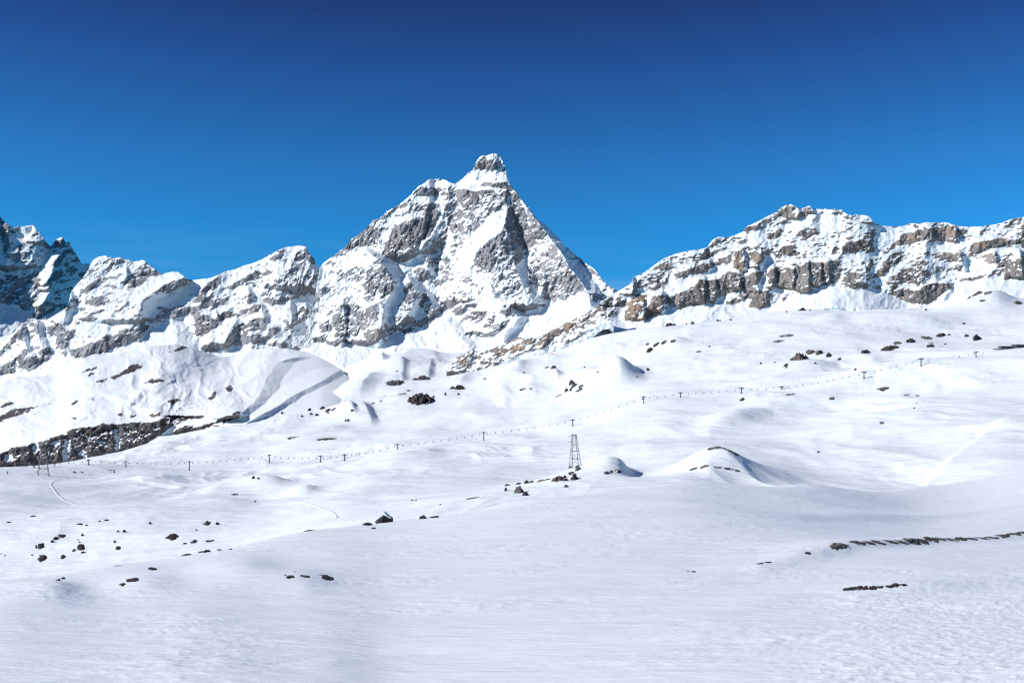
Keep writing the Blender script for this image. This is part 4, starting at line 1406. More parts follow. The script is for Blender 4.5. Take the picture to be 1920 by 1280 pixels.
def make_rock(u, v, w, h, label, group, mat=None):
    """a boulder (small) or an outcrop (large): bedrock breaking through the snow over the patch it covers in the photo"""
    mat = mat or M_ROCK
    base, r = ground_at(u, v + h * 0.5)
    k = r / F
    if w < 8 and h < 8:
        bm = bmesh.new()
        rock_lobe(bm, (0, 0, h * k * 0.2), w * k * 0.55, w * k * 0.45, h * k * 0.75, ROCK_RND, 2)
        return describe(link('rock', bm_mesh('rock', bm), mat, None, base), label, 'rock', group)
    top, rt = ground_at(u, v - h * 0.5)
    T, ex = (NEAR, near_extra) if v >= np.interp(u, [q[0] for q in CREST], [q[1] for q in CREST]) - 1 else (MID, mid_extra)
    W = w * k
    L = min(max(rt - r, 0.5 * W), 2.6 * W) if rt > r else 0.6 * W
    nu, nv = int(np.clip(w * 1.3, 10, 46)), int(np.clip(h * 1.6, 9, 30))
    uu = np.linspace(-0.72, 0.72, nu); vv = np.linspace(-0.72, 0.72, nv)
    A, B = np.meshgrid(uu, vv)
    GU = u + A * w
    GR = r + (B + 0.5) * L
    X = (GU - CU) / F * GR
    Z = T.z(GU, GR) + ex(X, GR, GU)
    zt = float(T.z(u, r + L))
    rise = (zt - (HZ - (v + h * 0.5)) / F * (r + L)) / ((r + L) / F)          # px already covered by the slope itself
    H = max(h - max(rise, 0.0), 0.30 * h) * k * 0.85
    sd = ROCK_RND.random() * 90
    n1 = fbm(A * w / 9.0 + sd, B * h / 6.0 + sd, 4, 7, 0.6)
    n2 = ridged(A * w / 6.0 + sd, B * h / 6.0 - sd, 3, 9) - 0.5
    rad = np.sqrt((A / 0.56) ** 2 + (B / 0.60) ** 2)
    mask = 1.0 - rad + 0.75 * n1
    hgt = np.clip(mask * 1.15, -0.6, 0.8) + 0.5 * n2 * sstep(-0.1, 0.3, mask) + 0.10 - 0.25 * B * sstep(-0.1, 0.3, mask)
    hgt = np.where(rad > 1.22, -0.6, hgt)
    Z = Z + hgt * H
    co = np.stack([X - base.x, GR - base.y, Z - base.z], -1).reshape(-1, 3)
    i = np.arange(nu * nv).reshape(nv, nu)
    q = np.stack([i[:-1, :-1], i[:-1, 1:], i[1:, 1:], i[1:, :-1]], -1).reshape(-1, 4)
    me = bpy.data.meshes.new('rock')
    me.from_pydata(co.tolist(), [], q.tolist())
    me.update()
    return describe(link('rock', me, mat, None, base), label, 'rock', group)


ROCKS = """
@rocks below the lattice pylon|small dark rock scattered on the white knoll below the lattice pylon
952 901 10 5
972 899 12 5
987 896 8 9
997 899 10 6
1027 893 9 6
1059 893 6 8
1082 868 9 5
1068 867 8 3
1060 901 9 8
1061 911 7 8
1069 885 5 4
948 916 5 8
! 1015 898 17 8 brown|low brown outcrop left of the largest brown rock under the lattice pylon
! 1046 897 21 15 brown|largest brown rock on the knoll, below and left of the lattice pylon
! 1077 895 12 14|ragged dark rock low on the knoll under the lattice pylon's right legs
! 1071 880 10 7|dark domed rock halfway down the knoll under the lattice pylon
! 1077 886 8 7|small dark rock touching the ragged one under the lattice pylon
! 1084 872 11 8|dark rock right at the feet of the lattice pylon
! 973 916 14 17 brown|tall brown boulder standing alone at the lower left of the pylon knoll
! 985 925 10 9|dark boulder beside the tall brown boulder, lower left of the pylon knoll
! 1138 886 10 10|dark rock on the right half of the knoll, first of three in a row
! 1147 883 7 6|dark rock on the right half of the knoll, middle one of three in a row
! 1159 879 12 7|dark rock near the shaded end of the knoll, last of three in a row
@rocks on the middle snowfield|small dark rock lying in the middle of the snowfield
835 745 6 6
860 744 5 4
714 754 4 3
753 741 18 3
766 732 7 3
720 741 8 3
745 696 6 3
856 690 5 3
1096 690 4 3
982 699 4 3
1121 695 4 3
1194 705 4 3
1205 755 5 3
700 757 8 4
662 767 4 3
980 731 10 3
995 731 7 3
1048 740 11 5
910 708 7 3
! 741 718 28 12|long dark outcrop with a snow cap, left of the peppered patch under the pyramid peak
! 791 707 26 13|peppered patch of rocks on a small snow bank under the pyramid peak
! 789 748 40 22|large broken dark outcrop in the middle of the snowfield, widest one there
! 848 730 9 9|small dark rock beside the blocky black one in the middle of the snowfield
! 861 730 17 13|blocky black rock in the middle of the snowfield with ribbed sides
! 1026 691 8 5|smaller of two dark boulders on the slope under the brown rock rib
! 1038 691 9 9|larger of two dark boulders on the slope under the brown rock rib
! 1072 712 9 12|tilted dark rock at the top of the cluster left of the sharp snow knoll
! 1075 721 11 8|roundest dark rock in the cluster left of the sharp snow knoll
! 1062 728 6 9|slanting dark rock at the lower left of the cluster by the sharp snow knoll
! 1070 729 6 6|small dark rock at the foot of the cluster by the sharp snow knoll
! 1089 722 9 7|dark rock at the right of the cluster by the sharp snow knoll
! 1086 732 12 5|low dark rock at the bottom right of the cluster by the sharp snow knoll
@rocks on the left snow bank|dark rock in the broken row above the long chairlift, on the left snow bank
518 769 9 5
528 762 7 5
533 767 7 7
529 775 5 9
553 762 7 6
556 767 8 6
575 764 7 8
580 769 7 7
583 777 6 5
604 765 9 6
615 769 10 7
625 768 8 5
594 777 7 6
616 774 5 3
660 768 6 5
648 784 4 5
653 783 5 6
567 782 5 4
485 790 3 3
468 788 4 3
! 612 829 30 5 dark|flat black rock lying on its own on the slope above the chairlift towers
! 548 825 18 3|thin dark streak of rock left of the flat black one above the chairlift
@rocks on the right slope|small dark rock scattered on the open white slope at the right
1473 687 9 8
1475 693 5 4
1529 682 4 5
1426 685 4 5
1453 683 4 3
1391 747 9 6
1604 697 5 4
1310 661 9 4
1330 653 5 3
1535 850 5 4
1714 773 4 3
1718 761 3 2
1653 802 8 3
1480 738 18 3
1655 727 18 4
1700 733 10 3
1720 732 8 3
1560 743 8 3
1460 640 16 3
1475 632 22 3
1745 641 9 4
1745 649 14 9
1765 622 12 6
1773 641 5 3
1780 623 7 4
1812 624 8 6
1807 603 6 4
1736 582 4 5
1350 583 4 3
1370 581 5 4
1345 578 6 4
1505 566 14 6
1519 558 4 3
1506 574 7 3
1475 574 4 3
1204 603 6 5
1255 592 14 7
1263 587 9 5
1287 587 4 3
1298 578 7 5
! 1499 668 26 20 brown|big brown crag with a snow roof on the open slope under the layered cliffs
! 1519 663 14 10 brown|brown rock adjoining the right side of the big snow-roofed crag
! 1536 664 12 10 brown|brown rock second to the right of the big snow-roofed crag
! 1553 666 8 8|dark rock third to the right of the big snow-roofed crag
! 1574 669 7 7|dark rock at the end of the snow bank right of the big crag
! 1623 661 14 11|dark broken rock standing apart, midway between the big crag and the right rock field
! 1218 659 11 10|dark rock on the snow hump left of the open slope, lower of the pair
! 1214 650 7 5|small dark rock at the left tip of the snow hump under the layered cliffs
! 1230 651 10 7|dark rock on the flank of the snow hump under the layered cliffs
! 1245 647 9 6|dark rock near the crest of the snow hump under the layered cliffs
! 1262 646 8 4|flat rock on the crest of the snow hump under the layered cliffs
! 1214 694 7 6|dark rock just right of the sharp snow knoll
! 1668 649 26 13|wide dark outcrop at the left end of the rock field above the chairlift
! 1682 641 13 6|dark outcrop above the wide one at the left of the rock field
! 1708 636 14 11|dark outcrop standing between two gaps in the rock field above the chairlift
! 1737 628 18 7|flat grey outcrop at the top of the rock field above the chairlift
! 1764 623 15 8|dark oblong outcrop at the top right of the rock field above the chairlift
! 1831 625 13 13|blocky dark outcrop at the right end of the rock field above the chairlift
! 1908 565 14 9 brown|brown rock on the snow brow under the cliffs by the right edge
! 1852 547 14 6 brown|speckled rock patch on the round snow dome under the right cliffs
! 1816 555 9 4|thin dark rock on the flank of the round snow dome under the right cliffs
! 1842 566 9 4|dark rock low on the flank of the round snow dome under the right cliffs
! 1833 532 16 7 brown|peppered rock patch near the top of the round snow dome
@rock line on the pointed knoll|strip of dark stones along the crest of the pointed snow knoll
1333 843 12 3
1346 842 14 4
1358 844 12 4
1369 848 12 5
1379 853 11 5
1300 878 14 3
1322 876 20 3
1345 877 14 3
1367 881 16 3
1383 886 12 3
@rocks in the left valley|small dark rock on the snow bank in the left valley
60 1040 4 3
105 1008 12 7
117 1003 14 6
98 1013 8 6
147 1012 4 3
140 1031 6 5
137 1034 5 4
155 1036 8 4
160 1036 4 3
118 1045 9 7
155 1002 6 6
215 1016 5 7
222 1028 10 9
221 998 6 4
150 981 12 3
162 983 6 3
187 976 5 3
200 975 9 3
282 982 8 5
368 995 5 3
312 1011 6 4
347 1020 8 4
440 930 12 4
478 944 6 3
16 973 10 3
62 960 10 3
2 1037 3 3
9 1041 4 3
379 893 9 2
140 886 6 4 dark
154 886 6 3 dark
! 77 1022 12 13|black wedge-shaped rock at the top of the tall stack in the left valley
! 79 1046 15 14|crumbly black rock at the foot of the tall stack in the left valley
! 68 1023 5 8|thin black rock leaning left of the wedge-shaped one in the left valley
! 152 1027 13 12|dark heart-shaped boulder in the left valley
! 150 1018 5 3|small dark rock just above the heart-shaped boulder in the left valley
! 233 998 8 6|dark pointed rock on the bank right of the left valley
! 324 1009 18 12|broken dark outcrop on the bank above the near skyline at the left
! 388 983 15 8|dark oval boulder in the left valley, larger of the two side by side
! 408 983 8 6|dark wedge boulder in the left valley, smaller of the two side by side
! 365 1017 15 6|dark flat boulder just behind the near skyline at the left
! 393 1016 18 4|thin dark slab behind the near skyline at the left
! 475 899 7 6|left one of two dark boulders on the rounded knoll in the left valley
! 485 900 6 5|right one of two dark boulders on the rounded knoll in the left valley
@rocks along the near skyline|low dark rock breaking through the near slope just under its skyline
385 1030 24 6
411 1026 9 4
433 1028 8 3
350 1036 18 4
219 1060 18 4
773 938 6 3
780 938 5 3
886 935 24 2
826 946 4 3
700 987 10 4
! 552 989 20 6|long dark rock with a snow hood on the near skyline, left of the big boulder
! 580 990 24 3|thin dark slab trailing right from the snow-hooded rock on the near skyline
! 690 980 18 6|half-buried dark rock at the left foot of the big snow-capped boulder
! 793 968 13 8|dark rock with a white hump of snow, right of the big snow-capped boulder
! 815 968 17 4|flat dark rock right of the white hump on the near skyline
@rocks on the near slope|small dark rock poking through the crust of the near slope
288 1066 8 4
1300 1069 9 3
1290 1067 6 2
1425 1056 12 3
1440 1053 12 4
1515 1038 11 4
535 1083 6 3
552 1078 4 2
! 110 1086 10 7 dark|dark rock on the small drift at the left edge of the near slope, upper one
! 119 1083 9 4 dark|thin dark rock touching the upper one on the left drift
! 106 1100 14 4 dark|thin dark slab under the pair of rocks on the left drift
! 286 1066 18 7 dark|broken dark rock high on the near slope at the left
! 250 1092 24 6 dark|long dark rock on the near slope at the left, with a tail of chips
! 229 1099 12 5 dark|low dark rock below the long one on the near slope at the left
! 544 1087 14 6 dark|left one of three dark rocks in a row on the near slope
! 573 1086 20 4 dark|flat middle one of three dark rocks in a row on the near slope
! 612 1088 24 7 dark|largest, right one of three dark rocks in a row on the near slope
@rock band on the near slope|dark stone of the rocky band crossing the near slope at the right
1568 1026 14 12 band
1582 1027 16 7 band
1609 1021 20 9 band
1630 1020 14 5 band
1648 1020 16 5 band
1672 1017 18 7 band
1690 1016 16 7 band
1708 1012 20 12 band
1728 1013 18 8 band
1746 1011 18 8 band
1764 1010 16 7 band
1784 1009 16 7 band
1802 1008 14 6 band
1824 1009 14 4 band
1842 1007 16 5 band
1862 1005 18 6 band
1882 1002 18 6 band
1902 999 18 6 band
1917 997 12 6 band
@stones of the flat streak|black stone of the flat streak below the rocky band on the near slope
1586 1105 10 4 dark
1598 1104 12 4 dark
1611 1103 12 5 dark
1624 1103 12 5 dark
1637 1103 12 5 dark
1650 1101 10 4 dark
1668 1100 12 4 dark
1681 1098 14 5 dark
1694 1098 12 4 dark
"""
LAND = [('the tall dark lattice pylon', 1079, 840), ('the grey lattice pylon', 81, 870), ('the sharp snow knoll', 1180, 690), ('the big snow-roofed crag', 1500, 668),
        ('the large broken outcrop', 789, 748), ('the blocky black rock', 861, 730), ('the flat black rock', 612, 829), ('the big snow-capped boulder', 719, 968),
        ('the heart-shaped boulder', 152, 1027), ('the tall black stack', 78, 1035), ('the oval boulder', 388, 983), ('the rounded knoll', 500, 905),
        ('the pointed snow knoll', 1360, 860), ('the left drift', 110, 1092), ('the rock rib', 1000, 650), ('the top station', 1890, 657),
        ('the rock field', 1720, 640), ('the layered cliffs', 1350, 560), ('the snow hump', 1235, 655), ('the flat streak of stones', 1640, 1102),
        ('the rocky band', 1700, 1015), ('the pyramid peak', 900, 620), ('the peppered rock patch', 791, 707), ('the tall brown boulder', 973, 916),
        ('the cliff band', 300, 810), ('the round snow dome', 1840, 540), ('the long piste edge', 560, 745), ('the dark wedge boulder', 408, 983)]
NUM = ['first', 'second', 'third', 'fourth', 'fifth', 'sixth', 'seventh', 'eighth', 'ninth', 'tenth', 'eleventh', 'twelfth', 'thirteenth', 'fourteenth',
       'fifteenth', 'sixteenth', 'seventeenth', 'eighteenth', 'nineteenth', 'twentieth']
_used = set()


def rock_label(u, v, w, h, kind):
    size = 'tiny' if w * h < 22 else ('long thin' if w / h > 3.2 else ('flat' if w / h > 1.9 else ('upright' if h > w * 1.15 else 'small')))
    tone = 'brown' if kind == 'brown' else 'dark'
    near = sorted(LAND, key=lambda q: math.hypot(q[1] - u, (q[2] - v) * 1.6))
    for q in near[:16]:
        dx, dy = u - q[1], v - q[2]
        side = ('right of' if dx > 0 else 'left of') if abs(dx) > abs(dy) * 1.2 else ('below' if dy > 0 else 'above')
        far = math.hypot(dx, dy)
        gap = 'close ' if far < 30 else ('' if far < 70 else ('well ' if far < 140 else 'far '))
        s = '%s %s rock on the snow, %s%s %s' % (size, tone, gap, side, q[0])
        if s not in _used:
            _used.add(s)
            return s
    return s


_grp = _lab = ''
_n = 0
for _l in ROCKS.strip().splitlines():
    if _l[0] == '@':
        _grp, _lab = _l[1:].split('|')
        _n = 0
        continue
    one = _l[0] == '!'
    lab = None
    if one:
        _l, lab = _l[1:].split('|')
    f = _l.split()
    kind = f[4] if len(f) > 4 else ''
    u, v, w, h = [float(x) for x in f[:4]]
    if lab is None:
        if _grp in ('rock band on the near slope', 'stones of the flat streak', 'rock line on the pointed knoll'):
            what = {'rock b': 'stone from the left in the rocky band crossing the near slope', 'stones': 'black stone from the left in the flat streak below the rocky band',
                    'rock l': 'dark stone strip on the pointed snow knoll, counting from its top left'}[_grp[:6]]
            lab = '%s %s' % (NUM[_n], what)
            _n += 1
        else:
            lab = rock_label(u, v, w, h, kind)
    if _grp in ('rocks in the left valley', 'rocks on the near slope', 'rocks along the near skyline'):
        kind = kind or 'dark'
        w, h = w * 0.9, h * 0.9
    if kind == 'band':
        w, h = w * 1.45, h * 0.7
    if _grp == 'stones of the flat streak':
        w, h = w * 1.15, h * 0.95
    make_rock(u, v, w, h, lab, _grp, {'': M_ROCK, 'brown': M_ROCKB, 'dark': M_ROCKD, 'band': M_BAND}[kind])

# the big boulder on the near skyline, a tilted slab of snow on its right shoulder
base, r = ground_at(719, 977)
k = r / F
bm = bmesh.new()
rock_lobe(bm, (0, 0, 5 * k), 19 * k, 15 * k, 13 * k, random.Random(5), 3)
rock_lobe(bm, (5 * k, 1 * k, 5 * k), 13 * k, 12 * k, 10 * k, random.Random(8), 3)
boulder = link('boulder', bm_mesh('boulder', bm), M_ROCKD, None, base)
describe(boulder, 'big dark boulder with a tilted snow slab on top, standing on the near skyline', 'boulder')
bm = bmesh.new()
bmesh.ops.create_icosphere(bm, subdivisions=3, radius=1.0)
cap = bm_mesh('snow_cap', bm, True)
cap.materials.append(M_PISTE)
link('snow_cap', cap, None, boulder, (6.5 * k, -1.5 * k, 15.0 * k), (0, math.radians(38), 0)).scale = (11.5 * k, 9 * k, 3.2 * k)


# --- steel lattice pylons
def lattice_pylon(u, v, half_base, half_top, height_px, lean_px, mat, label, turn, arms):
    base, r = ground_at(u, v)
    k = r / F
    hb, ht, H = half_base * k, half_top * k, height_px * k
    root = link('lattice_pylon', None, None, None, base)
    describe(root, label, 'pylon', 'lattice pylons')
    def corner(i, t):
        a = turn + math.pi / 4 + i * math.pi / 2
        e = (hb + (ht - hb) * t) * 1.25
        return Vector((math.cos(a) * e + lean_px * k * t, math.sin(a) * e * 0.9, H * t))
    t0 = 0.5 * k
    for i in range(4):
        a = corner(i, 0)
        gz = snow_z(base.x + a.x, base.y + a.y, False) - base.z
        a.z = min(gz, 0.0) - 1.0
        link('leg', bar_mesh('leg', a, corner(i, 1), t0 * 1.15, t0 * 0.8), mat, root)
        link('footing', box_mesh('footing', (a.x, a.y, a.z + 1.2), (1.5 * k, 1.5 * k, 2.0)), M_CONC, root)
    levels = [0.0, 0.26, 0.50, 0.70, 0.86, 1.0]
    for li in range(1, len(levels) - 1):
        for i in range(4):
            link('crossbar', bar_mesh('crossbar', corner(i, levels[li]), corner(i + 1, levels[li]), t0 * 0.55), mat, root)
    for li in range(len(levels) - 1):
        for i in range(4):
            a, b = (i, i + 1) if (li + i) % 2 else (i + 1, i)
            link('brace', bar_mesh('brace', corner(a, levels[li]), corner(b, levels[li + 1]), t0 * 0.42), mat, root)
    c = (corner(0, 1) + corner(2, 1)) / 2
    link('platform', box_mesh('platform', (c.x, c.y, H + 0.5 * k), (half_top * 3.1 * k, half_top * 2.4 * k, 1.1 * k)), mat, root)
    link('cable_saddle', box_mesh('cable_saddle', (c.x - half_top * 0.9 * k, c.y, H + 1.6 * k), (0.8 * k, half_top * 2.2 * k, 1.4 * k)), mat, root)
    link('cable_saddle', box_mesh('cable_saddle', (c.x + half_top * 0.9 * k, c.y, H + 1.6 * k), (0.8 * k, half_top * 2.2 * k, 1.4 * k)), mat, root)
    for (tz, dx0, dx1) in arms:
        p = Vector((c.x + dx0 * k, c.y, H * tz)); q = Vector((c.x + dx1 * k, c.y, H * tz - 0.6 * k))
        link('cable_arm', bar_mesh('cable_arm', p, q, t0 * 0.7), mat, root)
    return root


lattice_pylon(1079, 866.5, 10.5, 3.6, 60, -2.5, M_STEEL, 'tall dark steel lattice pylon on the rocky knoll in the middle of the snowfield', 0.25,
              [(0.965, -2, -11), (0.79, -3, -10), (0.95, 3, 8)])
lattice_pylon(81, 891.5, 11.5, 3.8, 46, 0.8, M_GREY, 'grey steel lattice pylon in front of the dark cliff band at the far left', 0.5,
              [(0.97, -2, -8), (0.97, 2, 8)])

# --- the chairlift: towers, ropes, chairs
TOWERS = [(64, 886, 875), (166, 881, 870.5), (236, 879, 868), (355, 880, 863), (505, 875, 859.5), (601, 869, 857), (646, 866, 854), (745, 841, 829.5),
          (907, 822, 807), (1074, 793, 781), (1207, 764.5, 752), (1276, 749, 739), (1390, 740, 729), (1466, 729, 723), (1620, 713, 700), (1727, 690, 675.5),
          (1830, 667, 657)]
ORD = ['first', 'second', 'third', 'fourth', 'fifth', 'sixth', 'seventh', 'eighth', 'ninth', 'tenth', 'eleventh', 'twelfth', 'thirteenth', 'fourteenth',
       'fifteenth', 'sixteenth', 'seventeenth']
NEXT_TO = {0: 'left of the grey lattice pylon', 1: 'among the tiny skiers right of the grey lattice pylon', 2: 'right of the small gantry', 3: 'casting a long shadow to the right',
           4: 'above the rounded knoll', 5: 'under the flat black rock', 6: 'beside a dark hollow', 7: 'standing alone mid-slope', 8: 'on the bare middle slope',
           9: 'right behind the tall dark lattice pylon', 10: 'with a small rock at its foot', 11: 'above the tall dark pylon to its right', 12: 'with a rock below its base',
           13: 'a short one', 14: 'on the long snow brow', 15: 'below the rock field', 16: 'nearest the top station'}
tops = []
for i, (u, vb, vt) in enumerate(TOWERS):
    base, r = ground_at(u, vb)
    k = r / F
    H = (vb - vt) * k
    root = link('lift_tower', None, None, None, base, (0, 0, math.radians(20)))
    describe(root, '%s lift tower from the left, %s' % (ORD[i], NEXT_TO[i]), 'lift tower', 'chairlift towers')
    link('mast', bar_mesh('mast', (0, 0, -1.5), (0, 0, H), 0.72, 0.5, 10), M_STEEL, root)
    link('base_block', box_mesh('base_block', (0, 0, 0.2), (2.2, 2.2, 1.6)), M_CONC, root)
    link('crossarm', box_mesh('crossarm', (0, 0, H), (0.7, 5.0, 0.6)), M_STEEL, root)
    for s in (-1, 1):
        sh = link('sheave_train', box_mesh('sheave_train', (0, s * 2.3, H - 0.35), (4.4, 0.45, 0.55)), M_STEEL, root)
        for w in (-1.5, -0.5, 0.5, 1.5):
            link('wheel', bar_mesh('wheel', (w, s * 2.3 - 0.32, H - 0.7), (w, s * 2.3 + 0.32, H - 0.7), 0.36, None, 8), M_STEEL, sh)
    tops.append(base + Vector((0, 0, H - 0.2)))

ends = [tops[0] + Vector((-300, 10, -14))] + tops + [tops[-1] + Vector((66, 6, 2.5))]


def rope_point(i, t, lane):
    a, b = ends[i], ends[i + 1]
    L = (b - a).length
    p = a.lerp(b, t)
    return p + Vector((0, lane * 2.3, -0.012 * L * 4 * t * (1 - t)))


for lane in (-1, 1):
    bm = bmesh.new()
    for i in range(len(ends) - 1):
        for q in range(6):
            add_bar(bm, rope_point(i, q / 6, lane), rope_point(i, (q + 1) / 6, lane), 0.035, None, 3)
    o = link('lift_rope', bm_mesh('lift_rope', bm), M_CABLE)
    describe(o, 'thin steel rope of the chairlift on the %s side of its towers' % ('near' if lane < 0 else 'far'), 'rope', 'chairlift ropes')

bm = bmesh.new()
add_bar(bm, (0, 0, 0), (0, 0, -1.9), 0.07, None, 5)
add_bar(bm, (-0.05, 0, 0), (0.25, 0, 0.05), 0.12, None, 5)
add_box(bm, (0, -0.05, -2.65), (1.9, 0.55, 0.14))
add_box(bm, (0, 0.28, -2.25), (1.9, 0.12, 0.85))
for sx in (-0.95, 0.95):
    add_bar(bm, (sx, 0.25, -1.9), (sx, -0.3, -2.6), 0.05, None, 5)
add_bar(bm, (-0.95, 0.2, -1.9), (0.95, 0.2, -1.9), 0.06, None, 5)
add_box(bm, (0, -0.45, -3.1), (1.3, 0.3, 0.1))
add_bar(bm, (0, -0.3, -2.6), (0, -0.45, -3.1), 0.05, None, 5)
chair_me = bm_mesh('lift_chair', bm)
chair_me.materials.append(M_CHAIR)
for _v in chair_me.vertices:
    _v.co.x *= 0.8; _v.co.z *= 0.85
rc = random.Random(4)
uu = 48.0
lane = 1
cnt = {}
while uu < 1880:
    for i in range(len(ends) - 1):
        ua = CU + F * ends[i].x / ends[i].y; ub = CU + F * ends[i + 1].x / ends[i + 1].y
        if ua <= uu < ub:
            t = (uu - ua) / (ub - ua)
            p = rope_point(i, t, lane)
            if not (400 < uu < 406):
                o = link('lift_chair', chair_me, None, None, p, (0, 0, rc.uniform(-0.3, 0.3)))
                cnt[i] = cnt.get(i, 0) + 1
                where = 'right of the %s lift tower from the left' % ORD[i - 1] if i else 'in from the left edge, before the first lift tower'
                describe(o, '%s dark chair %s' % (NUM[cnt[i] - 1], where), 'lift chair', 'chairs hanging on the long chairlift')
            break
    uu += 13.0 if uu < 700 else 14.5
    lane = -lane

# --- top station at the right edge
base, r = ground_at(1884, 660)
k = r / F
st = link('lift_station', None, None, None, base)
describe(st, 'low dark lift station with flat roofs on the snow brow at the right edge', 'lift station')
link('hall', box_mesh('hall', (8 * k, 2, 2.0 * k), (30 * k, 9, 5.2 * k)), M_CONC, st)
link('roof', box_mesh('roof', (8 * k, 2, 5.0 * k), (33 * k, 11, 0.9 * k)), M_STEEL, st)
link('canopy', box_mesh('canopy', (-2 * k, -4, 2.9 * k), (26 * k, 5, 0.7 * k)), M_STEEL, st)
for sx in (-13, -4, 6):
    link('post', bar_mesh('post', (sx * k, -6, -2.0), (sx * k, -6, 2.8 * k), 0.25), M_STEEL, st)
link('ramp', box_mesh('ramp', (-12 * k, -3, 0.2 * k), (24 * k, 6, 1.4 * k)), M_CONC, st)
link('machine_house', box_mesh('machine_house', (30 * k, 5, 4.5 * k), (16 * k, 9, 7.0 * k)), M_STEEL, st)
link('machine_roof', box_mesh('machine_roof', (30 * k, 5, 8.5 * k), (18 * k, 11, 0.9 * k)), M_CONC, st)
link('mast', bar_mesh('mast', (13 * k, -2, 0), (13 * k, -2, 8.0 * k), 0.5), M_STEEL, st)
link('crossarm', box_mesh('crossarm', (13 * k, -2, 8.0 * k), (6 * k, 1.2, 0.8 * k)), M_STEEL, st)

# --- small gantry on the left piste
base, r = ground_at(211, 886)
k = r / F
g = link('gantry', None, None, None, base)
describe(g, 'small dark metal gantry frame on the piste right of the grey lattice pylon', 'gantry')
for sx in (-3.6, 3.6):
    link('post', bar_mesh('post', (sx * k, 0, -1), (sx * k, 0, 4.6 * k), 0.30), M_STEEL, g)
link('beam', box_mesh('beam', (-2.0 * k, 0, 4.8 * k), (15 * k, 0.5, 0.6)), M_STEEL, g)
link('drive_box', box_mesh('drive_box', (3.8 * k, -0.8, 1.4 * k), (2.4 * k, 1.6, 2.2 * k)), M_STEEL, g)
for (u, vb, vt, lab) in [(102, 884.5, 880, 'short dark post with a box on top, right of the grey lattice pylon'),
                         (14, 893, 888.5, 'short dark post standing alone near the left edge of the piste')]:
    base, r = ground_at(u, vb)
    k = r / F
    p = link('marker_post', None, None, None, base)
    describe(p, lab, 'post')
    link('pole', bar_mesh('pole', (0, 0, -0.6), (0, 0, (vb - vt) * k), 0.26), M_STEEL, p)
    link('box', box_mesh('box', (0.1, 0, (vb - vt) * k), (1.3, 1.0, 1.3)), M_STEEL, p)

# --- red netting across the slope under the rock rib
ga, _ = ground_at(1005, 656)
gb, _ = ground_at(1039, 665.5)
net = link('safety_net', None, None, None, ga)
describe(net, 'thin reddish safety net stretched down the slope below the rock rib', 'safety net')
bm = bmesh.new()
prev = None
for q in range(13):
    p = ga.lerp(gb, q / 12)
    p.z = snow_z(p.x, p.y)
    p = p - ga
    link('post', bar_mesh('post', p + Vector((0, 0, -0.5)), p + Vector((0, 0, 2.2)), 0.12), M_NET, net)
    if prev is not None:
        for hz in (0.3, 0.8, 1.3, 1.8):
            add_bar(bm, prev + Vector((0, 0, hz)), p + Vector((0, 0, hz)), 0.17, None, 4)
    prev = p
link('mesh', bm_mesh('mesh', bm), M_NET, net)


# --- skiers
def person_mesh():
    V = [(0, 0, 0.92), (0, 0.02, 1.15), (0, 0.0, 1.38), (0, -0.02, 1.50), (0, -0.03, 1.62), (0, -0.03, 1.74),
         (-0.10, 0, 0.88), (-0.13, -0.10, 0.50), (-0.14, 0.0, 0.08), (-0.14, -0.14, 0.04),
         (0.10, 0, 0.88), (0.13, -0.10, 0.50), (0.14, 0.0, 0.08), (0.14, -0.14, 0.04),
         (-0.19, 0, 1.40), (-0.30, -0.06, 1.14), (-0.30, -0.30, 1.05), (0.19, 0, 1.40), (0.30, -0.06, 1.14), (0.30, -0.30, 1.05)]
    E = [(0, 1), (1, 2), (2, 3), (3, 4), (4, 5), (0, 6), (6, 7), (7, 8), (8, 9), (0, 10), (10, 11), (11, 12), (12, 13), (2, 14), (14, 15), (15, 16),
         (2, 17), (17, 18), (18, 19)]
    rad = [0.17, 0.16, 0.18, 0.07, 0.11, 0.10, 0.11, 0.085, 0.07, 0.07, 0.11, 0.085, 0.07, 0.07, 0.08, 0.06, 0.05, 0.08, 0.06, 0.05]
    me = bpy.data.meshes.new('skeleton')
    me.from_pydata(V, E, [])
    o = bpy.data.objects.new('skeleton', me)
    COL.objects.link(o)
    sk = o.modifiers.new('skin', 'SKIN')
    for d, q in zip(me.skin_vertices[0].data, rad):
        d.radius = (q, q)
    me.skin_vertices[0].data[0].use_root = True
    o.modifiers.new('sub', 'SUBSURF').levels = 1
    dg = bpy.context.evaluated_depsgraph_get()
    out = bpy.data.meshes.new_from_object(o.evaluated_get(dg))
    bpy.data.objects.remove(o, do_unlink=True)
    bpy.data.meshes.remove(me)
    out.name = 'person'
    out.materials.clear()
    return out


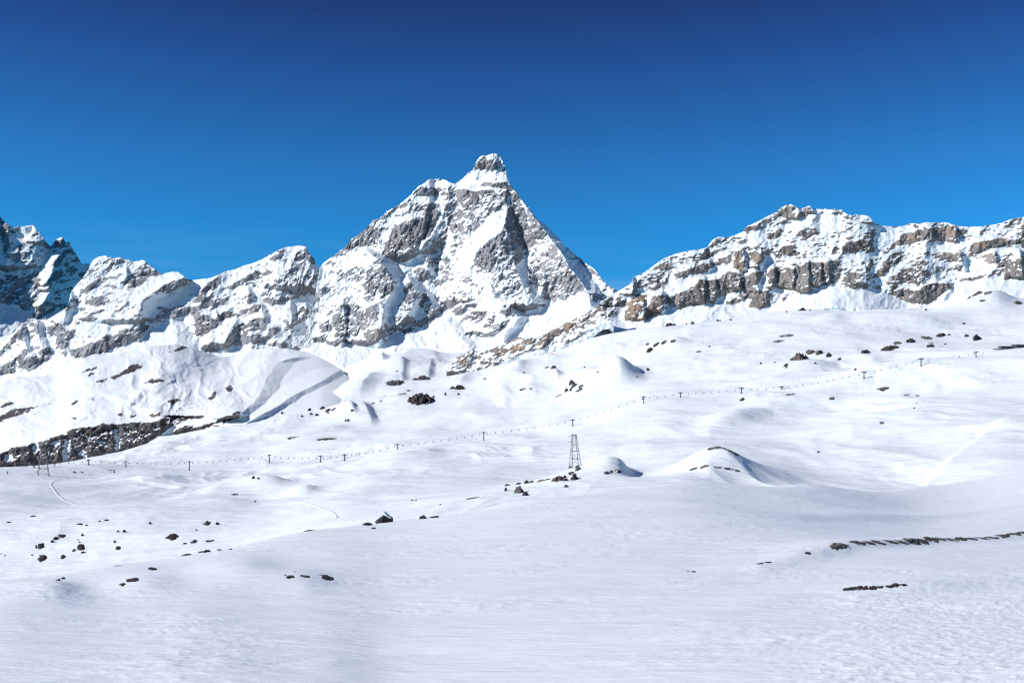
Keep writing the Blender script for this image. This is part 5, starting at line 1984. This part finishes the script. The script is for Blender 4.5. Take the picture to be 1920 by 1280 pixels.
body0 = person_mesh()
bodies = []
for nm, rgb in (('navy_clothes', (0.02, 0.025, 0.05)), ('black_clothes', (0.02, 0.02, 0.02)), ('red_clothes', (0.16, 0.02, 0.02))):
    b = body0.copy(); b.materials.append(plain(nm, rgb, 0.8)); bodies.append(b)
ski_me = box_mesh('ski', (0, -0.05, 0.02), (0.11, 1.75, 0.04))
ski_me.materials.append(M_CHAIR)
SKIERS = [('skiers on the slope above the chairlift', 'skier from the left in the scattered line under the flat black rock',
           [(562, 850.5), (570, 850), (573, 848), (576, 849.5), (582, 849), (596, 850.5), (598, 846), (616, 843.5), (627, 841.5), (534, 855), (528, 858), (492, 853.5)]),
          ('skiers high on the middle slope', 'skier from the left in the loose group above the tall dark pylon',
           [(973, 755.5), (978, 754.5), (985, 754), (988, 755), (991, 755.5), (996, 753), (998, 756), (1001, 755.5), (995, 758), (1002, 749), (1037, 766.5), (1042, 762.5), (987, 768), (979, 779.5)]),
          ('skiers at the foot of the left lift tower', 'skier from the left in the knot around the second lift tower',
           [(152, 878.7), (156, 878.5), (162, 878.6), (168, 878.6), (172, 879.2), (174, 880), (178, 878.5), (170, 880.5)]),
          ('skiers near the left edge', 'skier from the left near the grey pylon and left edge',
           [(19, 882), (23, 882), (21, 886), (57, 891), (66, 889.5), (4, 887)])]
rs = random.Random(2)
for grp, lab, ps in SKIERS:
    for n_, (u, v) in enumerate(sorted(ps)):
        p, r = ground_at(u, v + 1.0)
        o = link('person', bodies[rs.choice([0, 1, 1, 2])], None, None, p, (0, 0, rs.uniform(0, 6.28)))
        describe(o, 'tiny dark-clothed %s %s' % (NUM[n_], lab), 'person', grp)
        for sx in (-0.14, 0.14):
            link('ski', ski_me, None, o, (sx, 0, 0))


# --- packed tracks standing a little proud of the snow
def track(name, label, s, width, h):
    P = pts(s)
    d = [0.0]
    for a, b in zip(P[:-1], P[1:]):
        d.append(d[-1] + math.hypot(b[0] - a[0], b[1] - a[1]))
    n = max(int(d[-1] / 3), 6)
    us = np.interp(np.linspace(0, d[-1], n), d, [q[0] for q in P]); vs = np.interp(np.linspace(0, d[-1], n), d, [q[1] for q in P])
    us = blur1(us, 2.0, 0); vs = blur1(vs, 2.0, 0)
    G = [ground_at(a, b)[0] for a, b in zip(us, vs)]
    G = np.array([g[:] for g in G])
    for c in (0, 1):
        G[:, c] = blur1(G[:, c], 1.5, 0)
    T = np.gradient(G, axis=0); N = np.stack([-T[:, 1], T[:, 0]], -1)
    N /= np.linalg.norm(N, axis=1, keepdims=True) + 1e-6
    X, Y, Z = [], [], []
    for off, hh in ((-1.0, -0.5), (-0.45, h), (0.45, h * 0.9), (1.0, -0.5)):
        x = G[:, 0] + N[:, 0] * off * width; y = G[:, 1] + N[:, 1] * off * width
        z = np.array([snow_z(a, b) for a, b in zip(x, y)]) + hh
        X.append(x); Y.append(y); Z.append(z)
    o = grid_mesh(name, np.array(X), np.array(Y), np.array(Z), {}, M_PISTE, label)
    return o


track('path', 'curved white track looping below the grey lattice pylon in the left valley', '150,896 118,898 98,902 92,908 94,916 104,926 122,933 150,938 190,939 240,936 300,934 350,936', 1.7, 0.3)
track('path', 'white track winding down behind the near skyline, left of the big boulder', '445,927 480,928 510,934 545,943 590,951 615,957 630,965 634,974', 1.3, 0.25)
